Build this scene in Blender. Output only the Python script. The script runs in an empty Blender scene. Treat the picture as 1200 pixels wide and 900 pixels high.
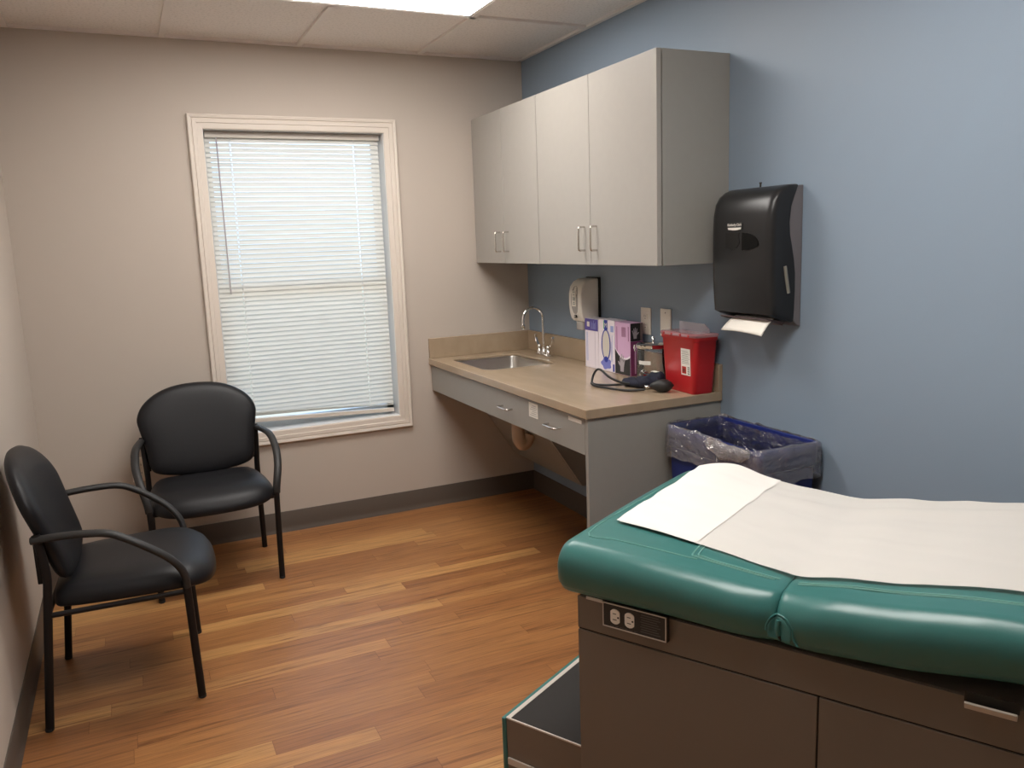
import bpy, bmesh, math, random
from mathutils import Vector, Matrix
random.seed(4)
S = bpy.context.scene
COL = S.collection
R = math.radians
PI = math.pi

# ------------------------------------------------------------------ materials
def nt(name):
    m = bpy.data.materials.new(name); m.use_nodes = True
    n = m.node_tree.nodes; l = m.node_tree.links
    return m, n, l, n['Principled BSDF']

def mat(name, col, rough=.5, metal=0, bump=0, bscale=60, spec=.5, coat=0, var=0, alpha=1, trans=0, emis=None, estr=0, ior=1.45):
    m, n, l, b = nt(name)
    b.inputs['Base Color'].default_value = (*col, 1)
    b.inputs['Roughness'].default_value = rough
    b.inputs['Metallic'].default_value = metal
    b.inputs['Specular IOR Level'].default_value = spec
    b.inputs['Coat Weight'].default_value = coat
    b.inputs['Alpha'].default_value = alpha
    b.inputs['Transmission Weight'].default_value = trans
    b.inputs['IOR'].default_value = ior
    if emis:
        b.inputs['Emission Color'].default_value = (*emis, 1); b.inputs['Emission Strength'].default_value = estr
    if bump or var:
        tc = n.new('ShaderNodeTexCoord'); nz = n.new('ShaderNodeTexNoise')
        nz.inputs['Scale'].default_value = bscale; nz.inputs['Detail'].default_value = 4
        l.new(tc.outputs['Object'], nz.inputs['Vector'])
        if bump:
            bp = n.new('ShaderNodeBump'); bp.inputs['Strength'].default_value = bump; bp.inputs['Distance'].default_value = .002
            l.new(nz.outputs['Fac'], bp.inputs['Height']); l.new(bp.outputs['Normal'], b.inputs['Normal'])
        if var:
            mx = n.new('ShaderNodeMixRGB'); mx.blend_type = 'MIX'
            mx.inputs[1].default_value = (*[c*(1-var) for c in col], 1); mx.inputs[2].default_value = (*[min(1, c*(1+var)) for c in col], 1)
            l.new(nz.outputs['Fac'], mx.inputs[0]); l.new(mx.outputs[0], b.inputs['Base Color'])
    return m

M = {}
M['beige'] = mat('beige_paint', (.52, .458, .40), .75, bump=.12, bscale=260)
M['blue'] = mat('blue_paint', (.25, .318, .398), .45, bump=.1, bscale=260, spec=.4)
M['trim'] = mat('cream_trim_paint', (.70, .63, .56), .4)
M['sash'] = mat('white_window_vinyl', (.75, .76, .76), .35)
M['base'] = mat('dark_vinyl_base', (.105, .083, .068), .5)
M['lam'] = mat('warm_grey_laminate', (.355, .335, .305), .45, var=.03, bscale=30)  # door copy of the one cabinet laminate, warm lit tone put into its colour
M['lam2'] = mat('grey_laminate', (.31, .30, .275), .4, var=.03, bscale=30)  # same laminate on sides and base, shade and cool window light in its colour
M['lamedge'] = mat('laminate_edge', (.36, .33, .29), .5)
M['gap'] = mat('dark_gap', (.02, .018, .016), .8)
M['steel'] = mat('brushed_steel', (.55, .53, .50), .28, 1)
M['chrome'] = mat('chrome', (.8, .8, .8), .08, 1)
M['nickel'] = mat('satin_nickel', (.62, .6, .57), .25, 1)
M['white'] = mat('white_plastic', (.78, .75, .70), .35)
M['plate'] = mat('cream_wall_plate', (.82, .77, .69), .4)
M['slot'] = mat('dark_slot', (.03, .025, .02), .6)
M['paper_label'] = mat('paper_label', (.75, .72, .66), .7)
M['ink'] = mat('grey_ink', (.12, .12, .12), .7)
M['black'] = mat('glossy_black_plastic', (.015, .015, .016), .33, bump=.05, bscale=400)
M['blackglass'] = mat('dark_view_window', (.003, .003, .003), .3, spec=.2)
M['greyplastic'] = mat('grey_plastic', (.16, .145, .15), .45)
M['greenvinyl'] = None
M['taupe'] = mat('taupe_painted_steel', (.170, .140, .112), .5, bump=.05, bscale=500)
M['taupe_edge'] = mat('light_metal_edge', (.55, .50, .44), .45, 0)
M['tread'] = mat('black_rubber_tread', (.04, .037, .035), .9, bump=.4, bscale=500, spec=.15)
M['chairvinyl'] = mat('black_chair_vinyl', (.010, .010, .012), .42, bump=.25, bscale=350, spec=.33)
M['chairmetal'] = mat('black_powder_coat', (.011, .009, .009), .5, bump=.1, bscale=600, spec=.3)
M['armrest'] = mat('black_arm_plastic', (.022, .021, .021), .5)
M['binblue'] = mat('navy_blue_plastic', (.016, .028, .17), .4)
M['red'] = mat('red_sharps_plastic', (.44, .018, .022), .35, spec=.4)
M['navy'] = mat('navy_nylon', (.008, .010, .025), .75, bump=.5, bscale=300)
M['rubber'] = mat('black_rubber', (.018, .018, .018), .5)
M['pvc'] = mat('cream_pipe_cover', (.55, .42, .31), .6)
M['towel'] = mat('white_paper_towel', (.82, .78, .71), .9)
M['boxwhite'] = mat('white_card', (.86, .80, .88), .5)
M['boxlav'] = mat('lavender_card', (.70, .45, .68), .5)
M['boxpurple'] = mat('purple_card', (.10, .075, .33), .45)
M['boxblack'] = mat('black_card', (.02, .02, .022), .45)
M['boxmag'] = mat('magenta_card', (.20, .035, .13), .45)
M['boxblue'] = mat('royal_blue_card', (.03, .05, .35), .45)
M['boxgreen'] = mat('green_card', (.15, .55, .25), .5)
M['glovegrey'] = mat('grey_glove_print', (.42, .38, .42), .6)
M['glovepurple'] = mat('periwinkle_glove_print', (.20, .22, .62), .6)
M['softblue'] = mat('soft_blue_print', (.35, .42, .75), .6)
M['bezel'] = mat('grey_frosted_window', (.42, .40, .38), .25)
M['redtext'] = mat('red_print', (.5, .03, .02), .6)

def vinyl():
    m, n, l, b = nt('teal_vinyl')
    b.inputs['Base Color'].default_value = (.038, .155, .145, 1)
    b.inputs['Roughness'].default_value = .30
    b.inputs['Specular IOR Level'].default_value = .5
    tc = n.new('ShaderNodeTexCoord')
    n1 = n.new('ShaderNodeTexNoise'); n1.inputs['Scale'].default_value = 700
    n2 = n.new('ShaderNodeTexNoise'); n2.inputs['Scale'].default_value = 9; n2.inputs['Detail'].default_value = 2
    for q in (n1, n2): l.new(tc.outputs['Object'], q.inputs['Vector'])
    b1 = n.new('ShaderNodeBump'); b1.inputs['Strength'].default_value = .12; b1.inputs['Distance'].default_value = .001
    b2 = n.new('ShaderNodeBump'); b2.inputs['Strength'].default_value = .25; b2.inputs['Distance'].default_value = .012
    l.new(n1.outputs['Fac'], b1.inputs['Height']); l.new(n2.outputs['Fac'], b2.inputs['Height'])
    l.new(b2.outputs['Normal'], b1.inputs['Normal']); l.new(b1.outputs['Normal'], b.inputs['Normal'])
    return m
M['greenvinyl'] = vinyl()
M['stitch'] = mat('teal_piping', (.15, .33, .29), .35)

def wood():
    m, n, l, b = nt('wood_plank_floor')
    tc = n.new('ShaderNodeTexCoord')
    mp = n.new('ShaderNodeMapping'); l.new(tc.outputs['Object'], mp.inputs['Vector'])
    mp.inputs['Location'].default_value = (.31, .013, 0)
    sep = n.new('ShaderNodeSeparateXYZ'); l.new(mp.outputs[0], sep.inputs[0])
    def mth(op, a, bb=None, c=None):
        q = n.new('ShaderNodeMath'); q.operation = op
        for i, v in enumerate((a, bb, c)):
            if v is None: continue
            if isinstance(v, (int, float)): q.inputs[i].default_value = v
            else: l.new(v, q.inputs[i])
        return q.outputs[0]
    W, L = .0765, .92
    ry = mth('DIVIDE', sep.outputs['Y'], W); row = mth('FLOOR', ry); fy = mth('FRACT', ry)
    wn = n.new('ShaderNodeTexWhiteNoise'); wn.noise_dimensions = '1D'; l.new(row, wn.inputs['W'])
    rx = mth('ADD', mth('DIVIDE', sep.outputs['X'], L), wn.outputs['Value']); cx = mth('FLOOR', rx); fx = mth('FRACT', rx)
    cmb = n.new('ShaderNodeCombineXYZ'); l.new(cx, cmb.inputs[0]); l.new(row, cmb.inputs[1])
    w2 = n.new('ShaderNodeTexWhiteNoise'); w2.noise_dimensions = '2D'; l.new(cmb.outputs[0], w2.inputs['Vector'])
    w3 = n.new('ShaderNodeTexWhiteNoise'); w3.noise_dimensions = '3D'; 
    c3 = n.new('ShaderNodeCombineXYZ'); l.new(cx, c3.inputs[0]); l.new(row, c3.inputs[1]); c3.inputs[2].default_value = 7.3
    l.new(c3.outputs[0], w3.inputs['Vector'])
    # grain coordinates, offset per plank
    gv = n.new('ShaderNodeCombineXYZ')
    l.new(mth('ADD', mth('MULTIPLY', sep.outputs['X'], 1.6), mth('MULTIPLY', w2.outputs['Value'], 40)), gv.inputs[0])
    l.new(mth('MULTIPLY', sep.outputs['Y'], 30), gv.inputs[1]); l.new(mth('MULTIPLY', w3.outputs['Value'], 30), gv.inputs[2])
    g1 = n.new('ShaderNodeTexNoise'); g1.inputs['Scale'].default_value = 1.5; g1.inputs['Detail'].default_value = 6; g1.inputs['Roughness'].default_value = .6; g1.inputs['Distortion'].default_value = 1.1
    l.new(gv.outputs[0], g1.inputs['Vector'])
    gv2 = n.new('ShaderNodeVectorMath'); gv2.operation = 'MULTIPLY'; gv2.inputs[1].default_value = (2.2, 5, 1); l.new(gv.outputs[0], gv2.inputs[0])
    g2 = n.new('ShaderNodeTexNoise'); g2.inputs['Scale'].default_value = 2.2; g2.inputs['Detail'].default_value = 4; l.new(gv2.outputs[0], g2.inputs['Vector'])
    tone = n.new('ShaderNodeValToRGB')
    e = tone.color_ramp.elements
    e[0].position = 0; e[0].color = (.30, .132, .050, 1)
    e[1].position = 1; e[1].color = (.52, .285, .110, 1)
    for p_, c_ in ((.3, (.335, .152, .057)), (.62, (.375, .178, .066)), (.78, (.43, .215, .080)), (.88, (.50, .275, .103))):
        k = e.new(p_); k.color = (*c_, 1)
    l.new(w2.outputs['Value'], tone.inputs[0])
    gr = n.new('ShaderNodeValToRGB'); ge = gr.color_ramp.elements
    ge[0].position = .30; ge[0].color = (.52, .44, .40, 1); ge[1].position = .66; ge[1].color = (1.12, 1.05, .96, 1)
    k = ge.new(.45); k.color = (.92, .88, .85, 1)
    l.new(g1.outputs['Fac'], gr.inputs[0])
    fr = n.new('ShaderNodeValToRGB'); fe = fr.color_ramp.elements
    fe[0].position = .35; fe[0].color = (.80, .77, .75, 1); fe[1].position = .6; fe[1].color = (1.06, 1.06, 1.06, 1)
    l.new(g2.outputs['Fac'], fr.inputs[0])
    m1 = n.new('ShaderNodeMixRGB'); m1.blend_type = 'MULTIPLY'; m1.inputs[0].default_value = 1
    l.new(tone.outputs[0], m1.inputs[1]); l.new(gr.outputs[0], m1.inputs[2])
    m2 = n.new('ShaderNodeMixRGB'); m2.blend_type = 'MULTIPLY'; m2.inputs[0].default_value = 1
    l.new(m1.outputs[0], m2.inputs[1]); l.new(fr.outputs[0], m2.inputs[2])
    # seams
    ey = mth('MINIMUM', fy, mth('SUBTRACT', 1, fy)); ex = mth('MINIMUM', fx, mth('SUBTRACT', 1, fx))
    sy = mth('LESS_THAN', ey, .012); sx = mth('LESS_THAN', ex, .0012)
    sm = mth('MAXIMUM', sy, sx)
    m3 = n.new('ShaderNodeMixRGB'); m3.blend_type = 'MULTIPLY'; l.new(mth('MULTIPLY', sm, .55), m3.inputs[0])
    l.new(m2.outputs[0], m3.inputs[1]); m3.inputs[2].default_value = (.45, .33, .28, 1)
    l.new(m3.outputs[0], b.inputs['Base Color'])
    b.inputs['Roughness'].default_value = .37
    b.inputs['Specular IOR Level'].default_value = .45
    bp = n.new('ShaderNodeBump'); bp.inputs['Strength'].default_value = .08; bp.inputs['Distance'].default_value = .001
    l.new(g2.outputs['Fac'], bp.inputs['Height']); l.new(bp.outputs['Normal'], b.inputs['Normal'])
    return m
M['wood'] = wood()

def counter_mat():
    m, n, l, b = nt('tan_solid_surface')
    tc = n.new('ShaderNodeTexCoord'); mp = n.new('ShaderNodeMapping'); l.new(tc.outputs['Object'], mp.inputs['Vector'])
    mp.inputs['Scale'].default_value = (14, 4, 9)
    nz = n.new('ShaderNodeTexNoise'); nz.inputs['Scale'].default_value = 1.2; nz.inputs['Detail'].default_value = 5
    l.new(mp.outputs[0], nz.inputs['Vector'])
    cr = n.new('ShaderNodeValToRGB'); e = cr.color_ramp.elements
    e[0].position = .3; e[0].color = (.365, .275, .185, 1); e[1].position = .7; e[1].color = (.415, .318, .22, 1)
    l.new(nz.outputs['Fac'], cr.inputs[0]); l.new(cr.outputs[0], b.inputs['Base Color'])
    b.inputs['Roughness'].default_value = .2; b.inputs['Specular IOR Level'].default_value = .5
    return m
M['counter'] = counter_mat()

def ceiling_mat():
    m, n, l, b = nt('mineral_fibre_tile')
    tc = n.new('ShaderNodeTexCoord')
    nz = n.new('ShaderNodeTexNoise'); nz.inputs['Scale'].default_value = 90; nz.inputs['Detail'].default_value = 5
    l.new(tc.outputs['Object'], nz.inputs['Vector'])
    cr = n.new('ShaderNodeValToRGB'); e = cr.color_ramp.elements
    e[0].position = .3; e[0].color = (.70, .66, .62, 1); e[1].position = .5; e[1].color = (.84, .79, .75, 1)
    l.new(nz.outputs['Fac'], cr.inputs[0]); l.new(cr.outputs[0], b.inputs['Base Color'])
    b.inputs['Roughness'].default_value = .9
    bp = n.new('ShaderNodeBump'); bp.inputs['Strength'].default_value = .3; bp.inputs['Distance'].default_value = .003
    l.new(nz.outputs['Fac'], bp.inputs['Height']); l.new(bp.outputs['Normal'], b.inputs['Normal'])
    return m
M['ceil'] = ceiling_mat()
M['grid'] = mat('ceiling_grid_paint', (.80, .75, .71), .5)

def thin(name, col, tr=.5, rough=.6, transp=0.0, gloss=0.0, crinkle=0):
    """thin translucent sheet: diffuse + translucent (+ clear part, + gloss)"""
    m = bpy.data.materials.new(name); m.use_nodes = True
    n = m.node_tree.nodes; l = m.node_tree.links; n.clear()
    out = n.new('ShaderNodeOutputMaterial')
    d = n.new('ShaderNodeBsdfDiffuse'); d.inputs[0].default_value = (*col, 1)
    t = n.new('ShaderNodeBsdfTranslucent'); t.inputs[0].default_value = (*col, 1)
    mx = n.new('ShaderNodeMixShader'); mx.inputs[0].default_value = tr
    l.new(d.outputs[0], mx.inputs[1]); l.new(t.outputs[0], mx.inputs[2]); last = mx
    if transp:
        c = n.new('ShaderNodeBsdfTransparent'); m2 = n.new('ShaderNodeMixShader'); m2.inputs[0].default_value = transp
        l.new(last.outputs[0], m2.inputs[1]); l.new(c.outputs[0], m2.inputs[2]); last = m2
    if gloss:
        g = n.new('ShaderNodeBsdfGlossy'); g.inputs['Roughness'].default_value = rough; g.inputs['Color'].default_value = (1, 1, 1, 1)
        fr = n.new('ShaderNodeFresnel'); fr.inputs[0].default_value = 1.5
        if crinkle:
            tc = n.new('ShaderNodeTexCoord'); mp = n.new('ShaderNodeMapping'); mp.inputs['Scale'].default_value = (1, 1, 1.6); mp.inputs['Rotation'].default_value = (.5, .4, 0)
            l.new(tc.outputs['Object'], mp.inputs[0])
            nz = n.new('ShaderNodeTexNoise'); nz.inputs['Scale'].default_value = 18; nz.inputs['Detail'].default_value = 3; nz.inputs['Distortion'].default_value = 1.5; l.new(mp.outputs[0], nz.inputs['Vector'])
            bp = n.new('ShaderNodeBump'); bp.inputs['Strength'].default_value = crinkle; bp.inputs['Distance'].default_value = .03; l.new(nz.outputs['Fac'], bp.inputs['Height'])
            for sk in (d, t, g, fr): l.new(bp.outputs[0], sk.inputs['Normal'])
        ad = n.new('ShaderNodeMath'); ad.operation = 'MULTIPLY_ADD'; ad.inputs[1].default_value = 1; ad.inputs[2].default_value = gloss
        l.new(fr.outputs[0], ad.inputs[0])
        m3 = n.new('ShaderNodeMixShader'); l.new(ad.outputs[0], m3.inputs[0])
        l.new(last.outputs[0], m3.inputs[1]); l.new(g.outputs[0], m3.inputs[2]); last = m3
    l.new(last.outputs[0], out.inputs[0])
    return m
M['slat'] = thin('white_blind_slat', (.80, .79, .74), .36)
M['liner'] = thin('clear_bin_liner', (.88, .84, .88), .45, .14, .74, .05, .7)
M['liner_in'] = thin('clear_inner_liner', (.8, .8, .9), .4, .2, .94, .02, .7)
M['lid'] = thin('translucent_lid', (.80, .35, .38), .4, .2, .45, .03)
M['flap'] = thin('clear_flap', (.75, .62, .68), .3, .1, .62, .03)
M['glass'] = thin('clear_glass', (.9, .92, .92), .2, .02, .93, .02)
M['jarglass'] = thin('jar_glass', (.8, .8, .78), .2, .03, .975, .02)
M['sheet'] = thin('exam_paper', (.76, .73, .69), .25)
M['sheet2'] = thin('exam_paper_double', (.80, .775, .735), .08)

def emission(name, col, s):
    m = bpy.data.materials.new(name); m.use_nodes = True
    n = m.node_tree.nodes; l = m.node_tree.links; n.clear()
    o = n.new('ShaderNodeOutputMaterial'); e = n.new('ShaderNodeEmission')
    e.inputs[0].default_value = (*col, 1); e.inputs[1].default_value = s
    l.new(e.outputs[0], o.inputs[0]); return m
M['lamp'] = emission('lit_prismatic_lens', (1, .955, .905), 12.5)

# ------------------------------------------------------------------ helpers
def link(o): COL.objects.link(o); return o
def tag(o, label=None, cat=None, group=None, kind=None):
    if label: o['label'] = label
    if cat: o['category'] = cat
    if group: o['group'] = group
    if kind: o['kind'] = kind
    return o
def thing(name, label, cat, loc=(0, 0, 0), rz=0, group=None):
    o = bpy.data.objects.new(name, None); link(o); o.location = loc; o.rotation_euler = (0, 0, rz)
    o.empty_display_size = .1
    return tag(o, label, cat, group)
def obj(name, bm, m, parent=None, smooth=False, bevel=0, world=False, angle=40, seg=2, subsurf=0, label=None):
    """world=True: bm holds world coordinates, moved into the frame of the parent"""
    me = bpy.data.meshes.new(name)
    if world and parent:
        pts = []
        q = parent; T = Matrix.Identity(4)
        while q:
            T = Matrix.LocRotScale(q.location, q.rotation_euler, None) @ T; q = q.parent
        bm.transform(T.inverted())
    bmesh.ops.recalc_face_normals(bm, faces=bm.faces)
    if smooth:
        for f in bm.faces: f.smooth = True
        for e in bm.edges:
            if len(e.link_faces) == 2 and e.calc_face_angle(0) > R(angle): e.smooth = False
    bm.to_mesh(me); bm.free()
    if isinstance(m, (list, tuple)):
        for x in m: me.materials.append(x)
    else: me.materials.append(m)
    o = bpy.data.objects.new(name, me); link(o)
    if parent: o.parent = parent
    if bevel:
        b = o.modifiers.new('bevel', 'BEVEL'); b.width = bevel; b.segments = seg; b.limit_method = 'ANGLE'; b.angle_limit = R(35)
    if subsurf:
        s = o.modifiers.new('sub', 'SUBSURF'); s.levels = subsurf; s.render_levels = subsurf
    if label: o['label'] = label
    return o
def B(): return bmesh.new()
def box(bm, a, b, mi=0):
    x0, y0, z0 = [min(p, q) for p, q in zip(a, b)]; x1, y1, z1 = [max(p, q) for p, q in zip(a, b)]
    v = [bm.verts.new(p) for p in ((x0,y0,z0),(x1,y0,z0),(x1,y1,z0),(x0,y1,z0),(x0,y0,z1),(x1,y0,z1),(x1,y1,z1),(x0,y1,z1))]
    for f in ((0,3,2,1),(4,5,6,7),(0,1,5,4),(1,2,6,5),(2,3,7,6),(3,0,4,7)):
        bm.faces.new([v[i] for i in f]).material_index = mi
    return bm
def bx(a, b): return box(B(), a, b)
def prism(bm, poly, lo, hi, axis='y', mi=0):
    """poly: 2D points; axis y -> (x,z) extruded in y; x -> (y,z); z -> (x,y)"""
    def P(u, v, w): return {'y': (u, w, v), 'x': (w, u, v), 'z': (u, v, w)}[axis]
    a = [bm.verts.new(P(u, v, lo)) for u, v in poly]; b = [bm.verts.new(P(u, v, hi)) for u, v in poly]
    n = len(poly)
    for i in range(n): bm.faces.new((a[i], a[(i+1) % n], b[(i+1) % n], b[i])).material_index = mi
    bm.faces.new(a[::-1]).material_index = mi; bm.faces.new(b).material_index = mi
    return bm
def catmull(pts, k=6, closed=False):
    P = [Vector(p) for p in pts]; out = []; n = len(P)
    rng = range(n if closed else n-1)
    for i in rng:
        g = lambda j: P[j % n] if closed else P[max(0, min(n-1, j))]
        p0, p1, p2, p3 = g(i-1), g(i), g(i+1), g(i+2)
        for s in range(k):
            t = s/k
            out.append(.5*((2*p1)+(p2-p0)*t+(2*p0-5*p1+4*p2-p3)*t*t+(3*p1-p0-3*p2+p3)*t**3))
    if not closed: out.append(P[-1])
    return out
def tube(bm, pts, r, seg=10, smooth=0, closed=False, flat=None):
    """r: radius or list; flat=(rw, rh): elliptical section, rw sideways, rh along the up-ish normal"""
    P = catmull(pts, smooth, closed) if smooth else [Vector(p) for p in pts]
    n = len(P); rings = []; nrm = None
    for i, p in enumerate(P):
        a = P[(i-1) % n] if (closed or i > 0) else p; b = P[(i+1) % n] if (closed or i < n-1) else p
        t = (b-a).normalized()
        if nrm is None:
            nrm = t.cross(Vector((0, 0, 1)))
            if nrm.length < 1e-3: nrm = t.cross(Vector((0, 1, 0)))
            if flat: nrm = (flat[2] - t*t.dot(flat[2]))
        elif flat: nrm = (flat[2] - t*t.dot(flat[2]))
        else: nrm = nrm - t*nrm.dot(t)
        nrm.normalize(); bi = t.cross(nrm)
        rr = r[min(i*len(r)//n, len(r)-1)] if isinstance(r, list) else r
        ring = []
        for k in range(seg):
            c, s = math.cos(2*PI*k/seg), math.sin(2*PI*k/seg)
            d = nrm*c*flat[0]+bi*s*flat[1] if flat else (nrm*c+bi*s)*rr
            ring.append(bm.verts.new(p+d))
        rings.append(ring)
    for i in range(n if closed else n-1):
        A, C = rings[i], rings[(i+1) % n]
        for k in range(seg): bm.faces.new((A[k], A[(k+1) % seg], C[(k+1) % seg], C[k]))
    if not closed: bm.faces.new(rings[0][::-1]); bm.faces.new(rings[-1])
    return bm
def lathe(bm, prof, c=(0, 0, 0), seg=24, axis='z', cap=True, sy=1.0):
    rings = []
    for r, h in prof:
        ring = []
        for k in range(seg):
            u, v = r*math.cos(2*PI*k/seg), r*sy*math.sin(2*PI*k/seg)
            q = {'z': (u, v, h), 'x': (h, u, v), 'y': (u, h, v)}[axis]
            ring.append(bm.verts.new((q[0]+c[0], q[1]+c[1], q[2]+c[2])))
        rings.append(ring)
    for A, C in zip(rings, rings[1:]):
        for k in range(seg): bm.faces.new((A[k], A[(k+1) % seg], C[(k+1) % seg], C[k]))
    if cap: bm.faces.new(rings[0][::-1]); bm.faces.new(rings[-1])
    return bm
def pillow(bm, outline, T, place, p=3.0, rings=9, center=None):
    """closed outline (u,v); thickness profile; place(u,v,w)->xyz, w in [-T/2,T/2]"""
    n = len(outline)
    cu = sum(q[0] for q in outline)/n; cv = sum(q[1] for q in outline)/n
    if center: cu, cv = center
    def ring(s, side):
        w = side*T/2*(max(0, 1-s**p))**(1/2.2)
        return [bm.verts.new(place(cu+(u-cu)*s, cv+(v-cv)*s, w)) for u, v in outline]
    edge = ring(1, 0)
    ss = [math.sin(PI/2*(1-k/rings)) for k in range(1, rings)]
    for side in (1, -1):
        prev = edge
        for s in ss:
            cur = ring(s, side)
            for k in range(n): bm.faces.new((prev[k], prev[(k+1) % n], cur[(k+1) % n], cur[k]))
            prev = cur
        c = bm.verts.new(place(cu, cv, side*T/2))
        for k in range(n): bm.faces.new((prev[k], prev[(k+1) % n], c))
    return bm
def grid(bm, nu, nv, f):
    V = [[bm.verts.new(f(i/nu, j/nv)) for j in range(nv+1)] for i in range(nu+1)]
    for i in range(nu):
        for j in range(nv): bm.faces.new((V[i][j], V[i+1][j], V[i+1][j+1], V[i][j+1]))
    return bm
def rrect(x0, y0, x1, y1, r, k=5):
    pts = []
    for cx, cy, a0 in ((x1-r, y1-r, 0), (x0+r, y1-r, 90), (x0+r, y0+r, 180), (x1-r, y0+r, 270)):
        for i in range(k+1):
            a = R(a0+90*i/k); pts.append((cx+r*math.cos(a), cy+r*math.sin(a)))
    return pts
def text_mesh(txt, size, name, m, parent, M4, depth=.0004, align='CENTER'):
    c = bpy.data.curves.new(name, 'FONT'); c.body = txt; c.size = size; c.extrude = depth; c.align_x = align; c.align_y = 'CENTER'
    t = bpy.data.objects.new('tmp', c); link(t)
    dg = bpy.context.evaluated_depsgraph_get()
    me = bpy.data.meshes.new_from_object(t.evaluated_get(dg))
    bpy.data.objects.remove(t)
    me.transform(M4); me.materials.clear(); me.materials.append(m)
    o = bpy.data.objects.new(name, me); link(o); o.parent = parent
    return o
def facing_x(x, y, z, rz=0):
    """matrix for text lying on a plane facing -x: text right = -y, up = +z"""
    return Matrix.Translation((x, y, z)) @ Matrix(((0, 0, -1, 0), (-1, 0, 0, 0), (0, 1, 0, 0), (0, 0, 0, 1))) @ Matrix.Rotation(rz, 4, 'Z')

# ------------------------------------------------------------------ room
H = 2.3996; XL = -2.495; YF = -4.95; GX = -.5846; GY = -.7184; T = .6096
WX0, WX1, WZ0, WZ1 = -1.671, -.796, .535, 2.011      # window opening
def struct(name, bm, m, parent=None, **k):
    o = obj(name, bm, m, parent, **k)
    if not parent: o['kind'] = 'structure'
    return o
struct('floor', bx((XL-.15, YF-.15, -.08), (.15, .15, 0)), M['wood'])
struct('ceiling', bx((XL-.15, YF-.15, H+.0115), (.15, .15, H+.1)), M['ceil'])
b = B()
for a, c in (((XL-.12, 0, 0), (WX0, .14, H+.05)), ((WX1, 0, 0), (.12, .14, H+.05)), ((WX0, 0, 0), (WX1, .14, WZ0)), ((WX0, 0, WZ1), (WX1, .14, H+.05))): box(b, a, c)
bmesh.ops.remove_doubles(b, verts=b.verts, dist=1e-5)
struct('wall_back', b, M['beige'])
struct('wall_right', bx((0, YF, 0), (.12, 0, H+.05)), M['blue'])
struct('wall_left', bx((XL-.12, YF, 0), (XL, 0, H+.05)), M['beige'])
struct('wall_front', bx((XL-.12, YF-.12, 0), (.12, YF, H+.05)), M['beige'])
BH = .108
cove = [(0, 0), (.013, 0), (.012, .004), (.007, .014), (.0045, .03), (.0045, BH-.003), (.003, BH), (0, BH)]
struct('baseboard_back', prism(B(), [(-u, v) for u, v in cove], XL+.001, -.001, 'x'), M['base'], smooth=True, angle=60)
struct('baseboard_right', prism(B(), [(-u, v) for u, v in cove], YF+.001, -.001, 'y'), M['base'], smooth=True, angle=60)
struct('baseboard_left', prism(B(), [(XL+u, v) for u, v in cove], YF+.001, -.001, 'y'), M['base'], smooth=True, angle=60)
struct('baseboard_front', prism(B(), [(YF+u, v) for u, v in cove], XL+.001, -.001, 'x'), M['base'], smooth=True, angle=60)
# suspended grid
b = B()
k = 0; x = GX
LY = ((GY-T, GY), (GY-4*T, GY-3*T))
while x > XL:
    segs = [(YF, LY[1][0]), (LY[1][1], LY[0][0]), (LY[0][1], 0)] if abs(x-(GX-T)) < .01 else [(YF, 0)]
    for s0_, s1_ in segs: box(b, (x-.013, s0_, H), (x+.013, s1_, H+.012))
    x -= T
y = GY; ys_ = []
while y > YF: ys_.append(y); y -= T
for y in ys_: box(b, (XL, y-.013, H), (0, y+.013, H+.012))
for a, c in (((XL, -.022, H-.0005), (0, 0, H+.012)), ((XL, YF, H-.0005), (0, YF+.022, H+.012)), ((XL, YF, H-.0005), (XL+.022, 0, H+.012)), ((-.022, YF, H-.0005), (0, 0, H+.012))): box(b, a, c)
struct('trim_1', b, M['grid'])

# ceiling lights: 2x4 troffers
def troffer(name, label, x1, y1, lamp):
    t = thing(name, label, 'ceiling light', (x1-T, y1-T/2, H+.006))
    f = B()
    for a, c in (((-T+.013, -.292, -.004), (-T+.024, .292, .002)), ((T-.024, -.292, -.004), (T-.013, .292, .002)), ((-T+.013, .281, -.004), (T-.013, .292, .002)), ((-T+.013, -.292, -.004), (T-.013, -.281, .002))): box(f, a, c)
    obj('frame', f, M['grid'], t)
    obj('lens', bx((-T+.024, -.281, -.003), (T-.024, .281, .001)), lamp, t)
troffer('ceiling_light', 'bright recessed rectangular ceiling light panel near the window wall', GX, GY, M['lamp'])
troffer('ceiling_light', 'recessed rectangular ceiling light panel over the near end of the room', GX, GY-3*T, M['lamp'])

# ------------------------------------------------------------------ window
w = bpy.data.objects.new('window_1', None); link(w); w.location = ((WX0+WX1)/2, 0, WZ0); w['kind'] = 'structure'
cw = .062
def casing_ring(prof):
    """prof: (offset outwards from opening, depth into room)"""
    bm = B(); n = len(prof)
    cs = [(WX0, WZ0, -1, -1), (WX1, WZ0, 1, -1), (WX1, WZ1, 1, 1), (WX0, WZ1, -1, 1)]
    L = [[bm.verts.new((cx+sx*o, -d, cz+sz*o)) for o, d in prof] for cx, cz, sx, sz in cs]
    for i in range(4):
        A, C = L[i], L[(i+1) % 4]
        for k in range(n-1): bm.faces.new((A[k], A[k+1], C[k+1], C[k]))
    return bm
obj('window_casing', casing_ring([(-.004, 0), (-.004, .010), (0, .012), (.022, .013), (.024, .017), (.040, .018), (.043, .014), (.047, .019), (.058, .021), (cw, .018), (cw, 0)]), M['trim'], w, world=True)
b = B()
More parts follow.
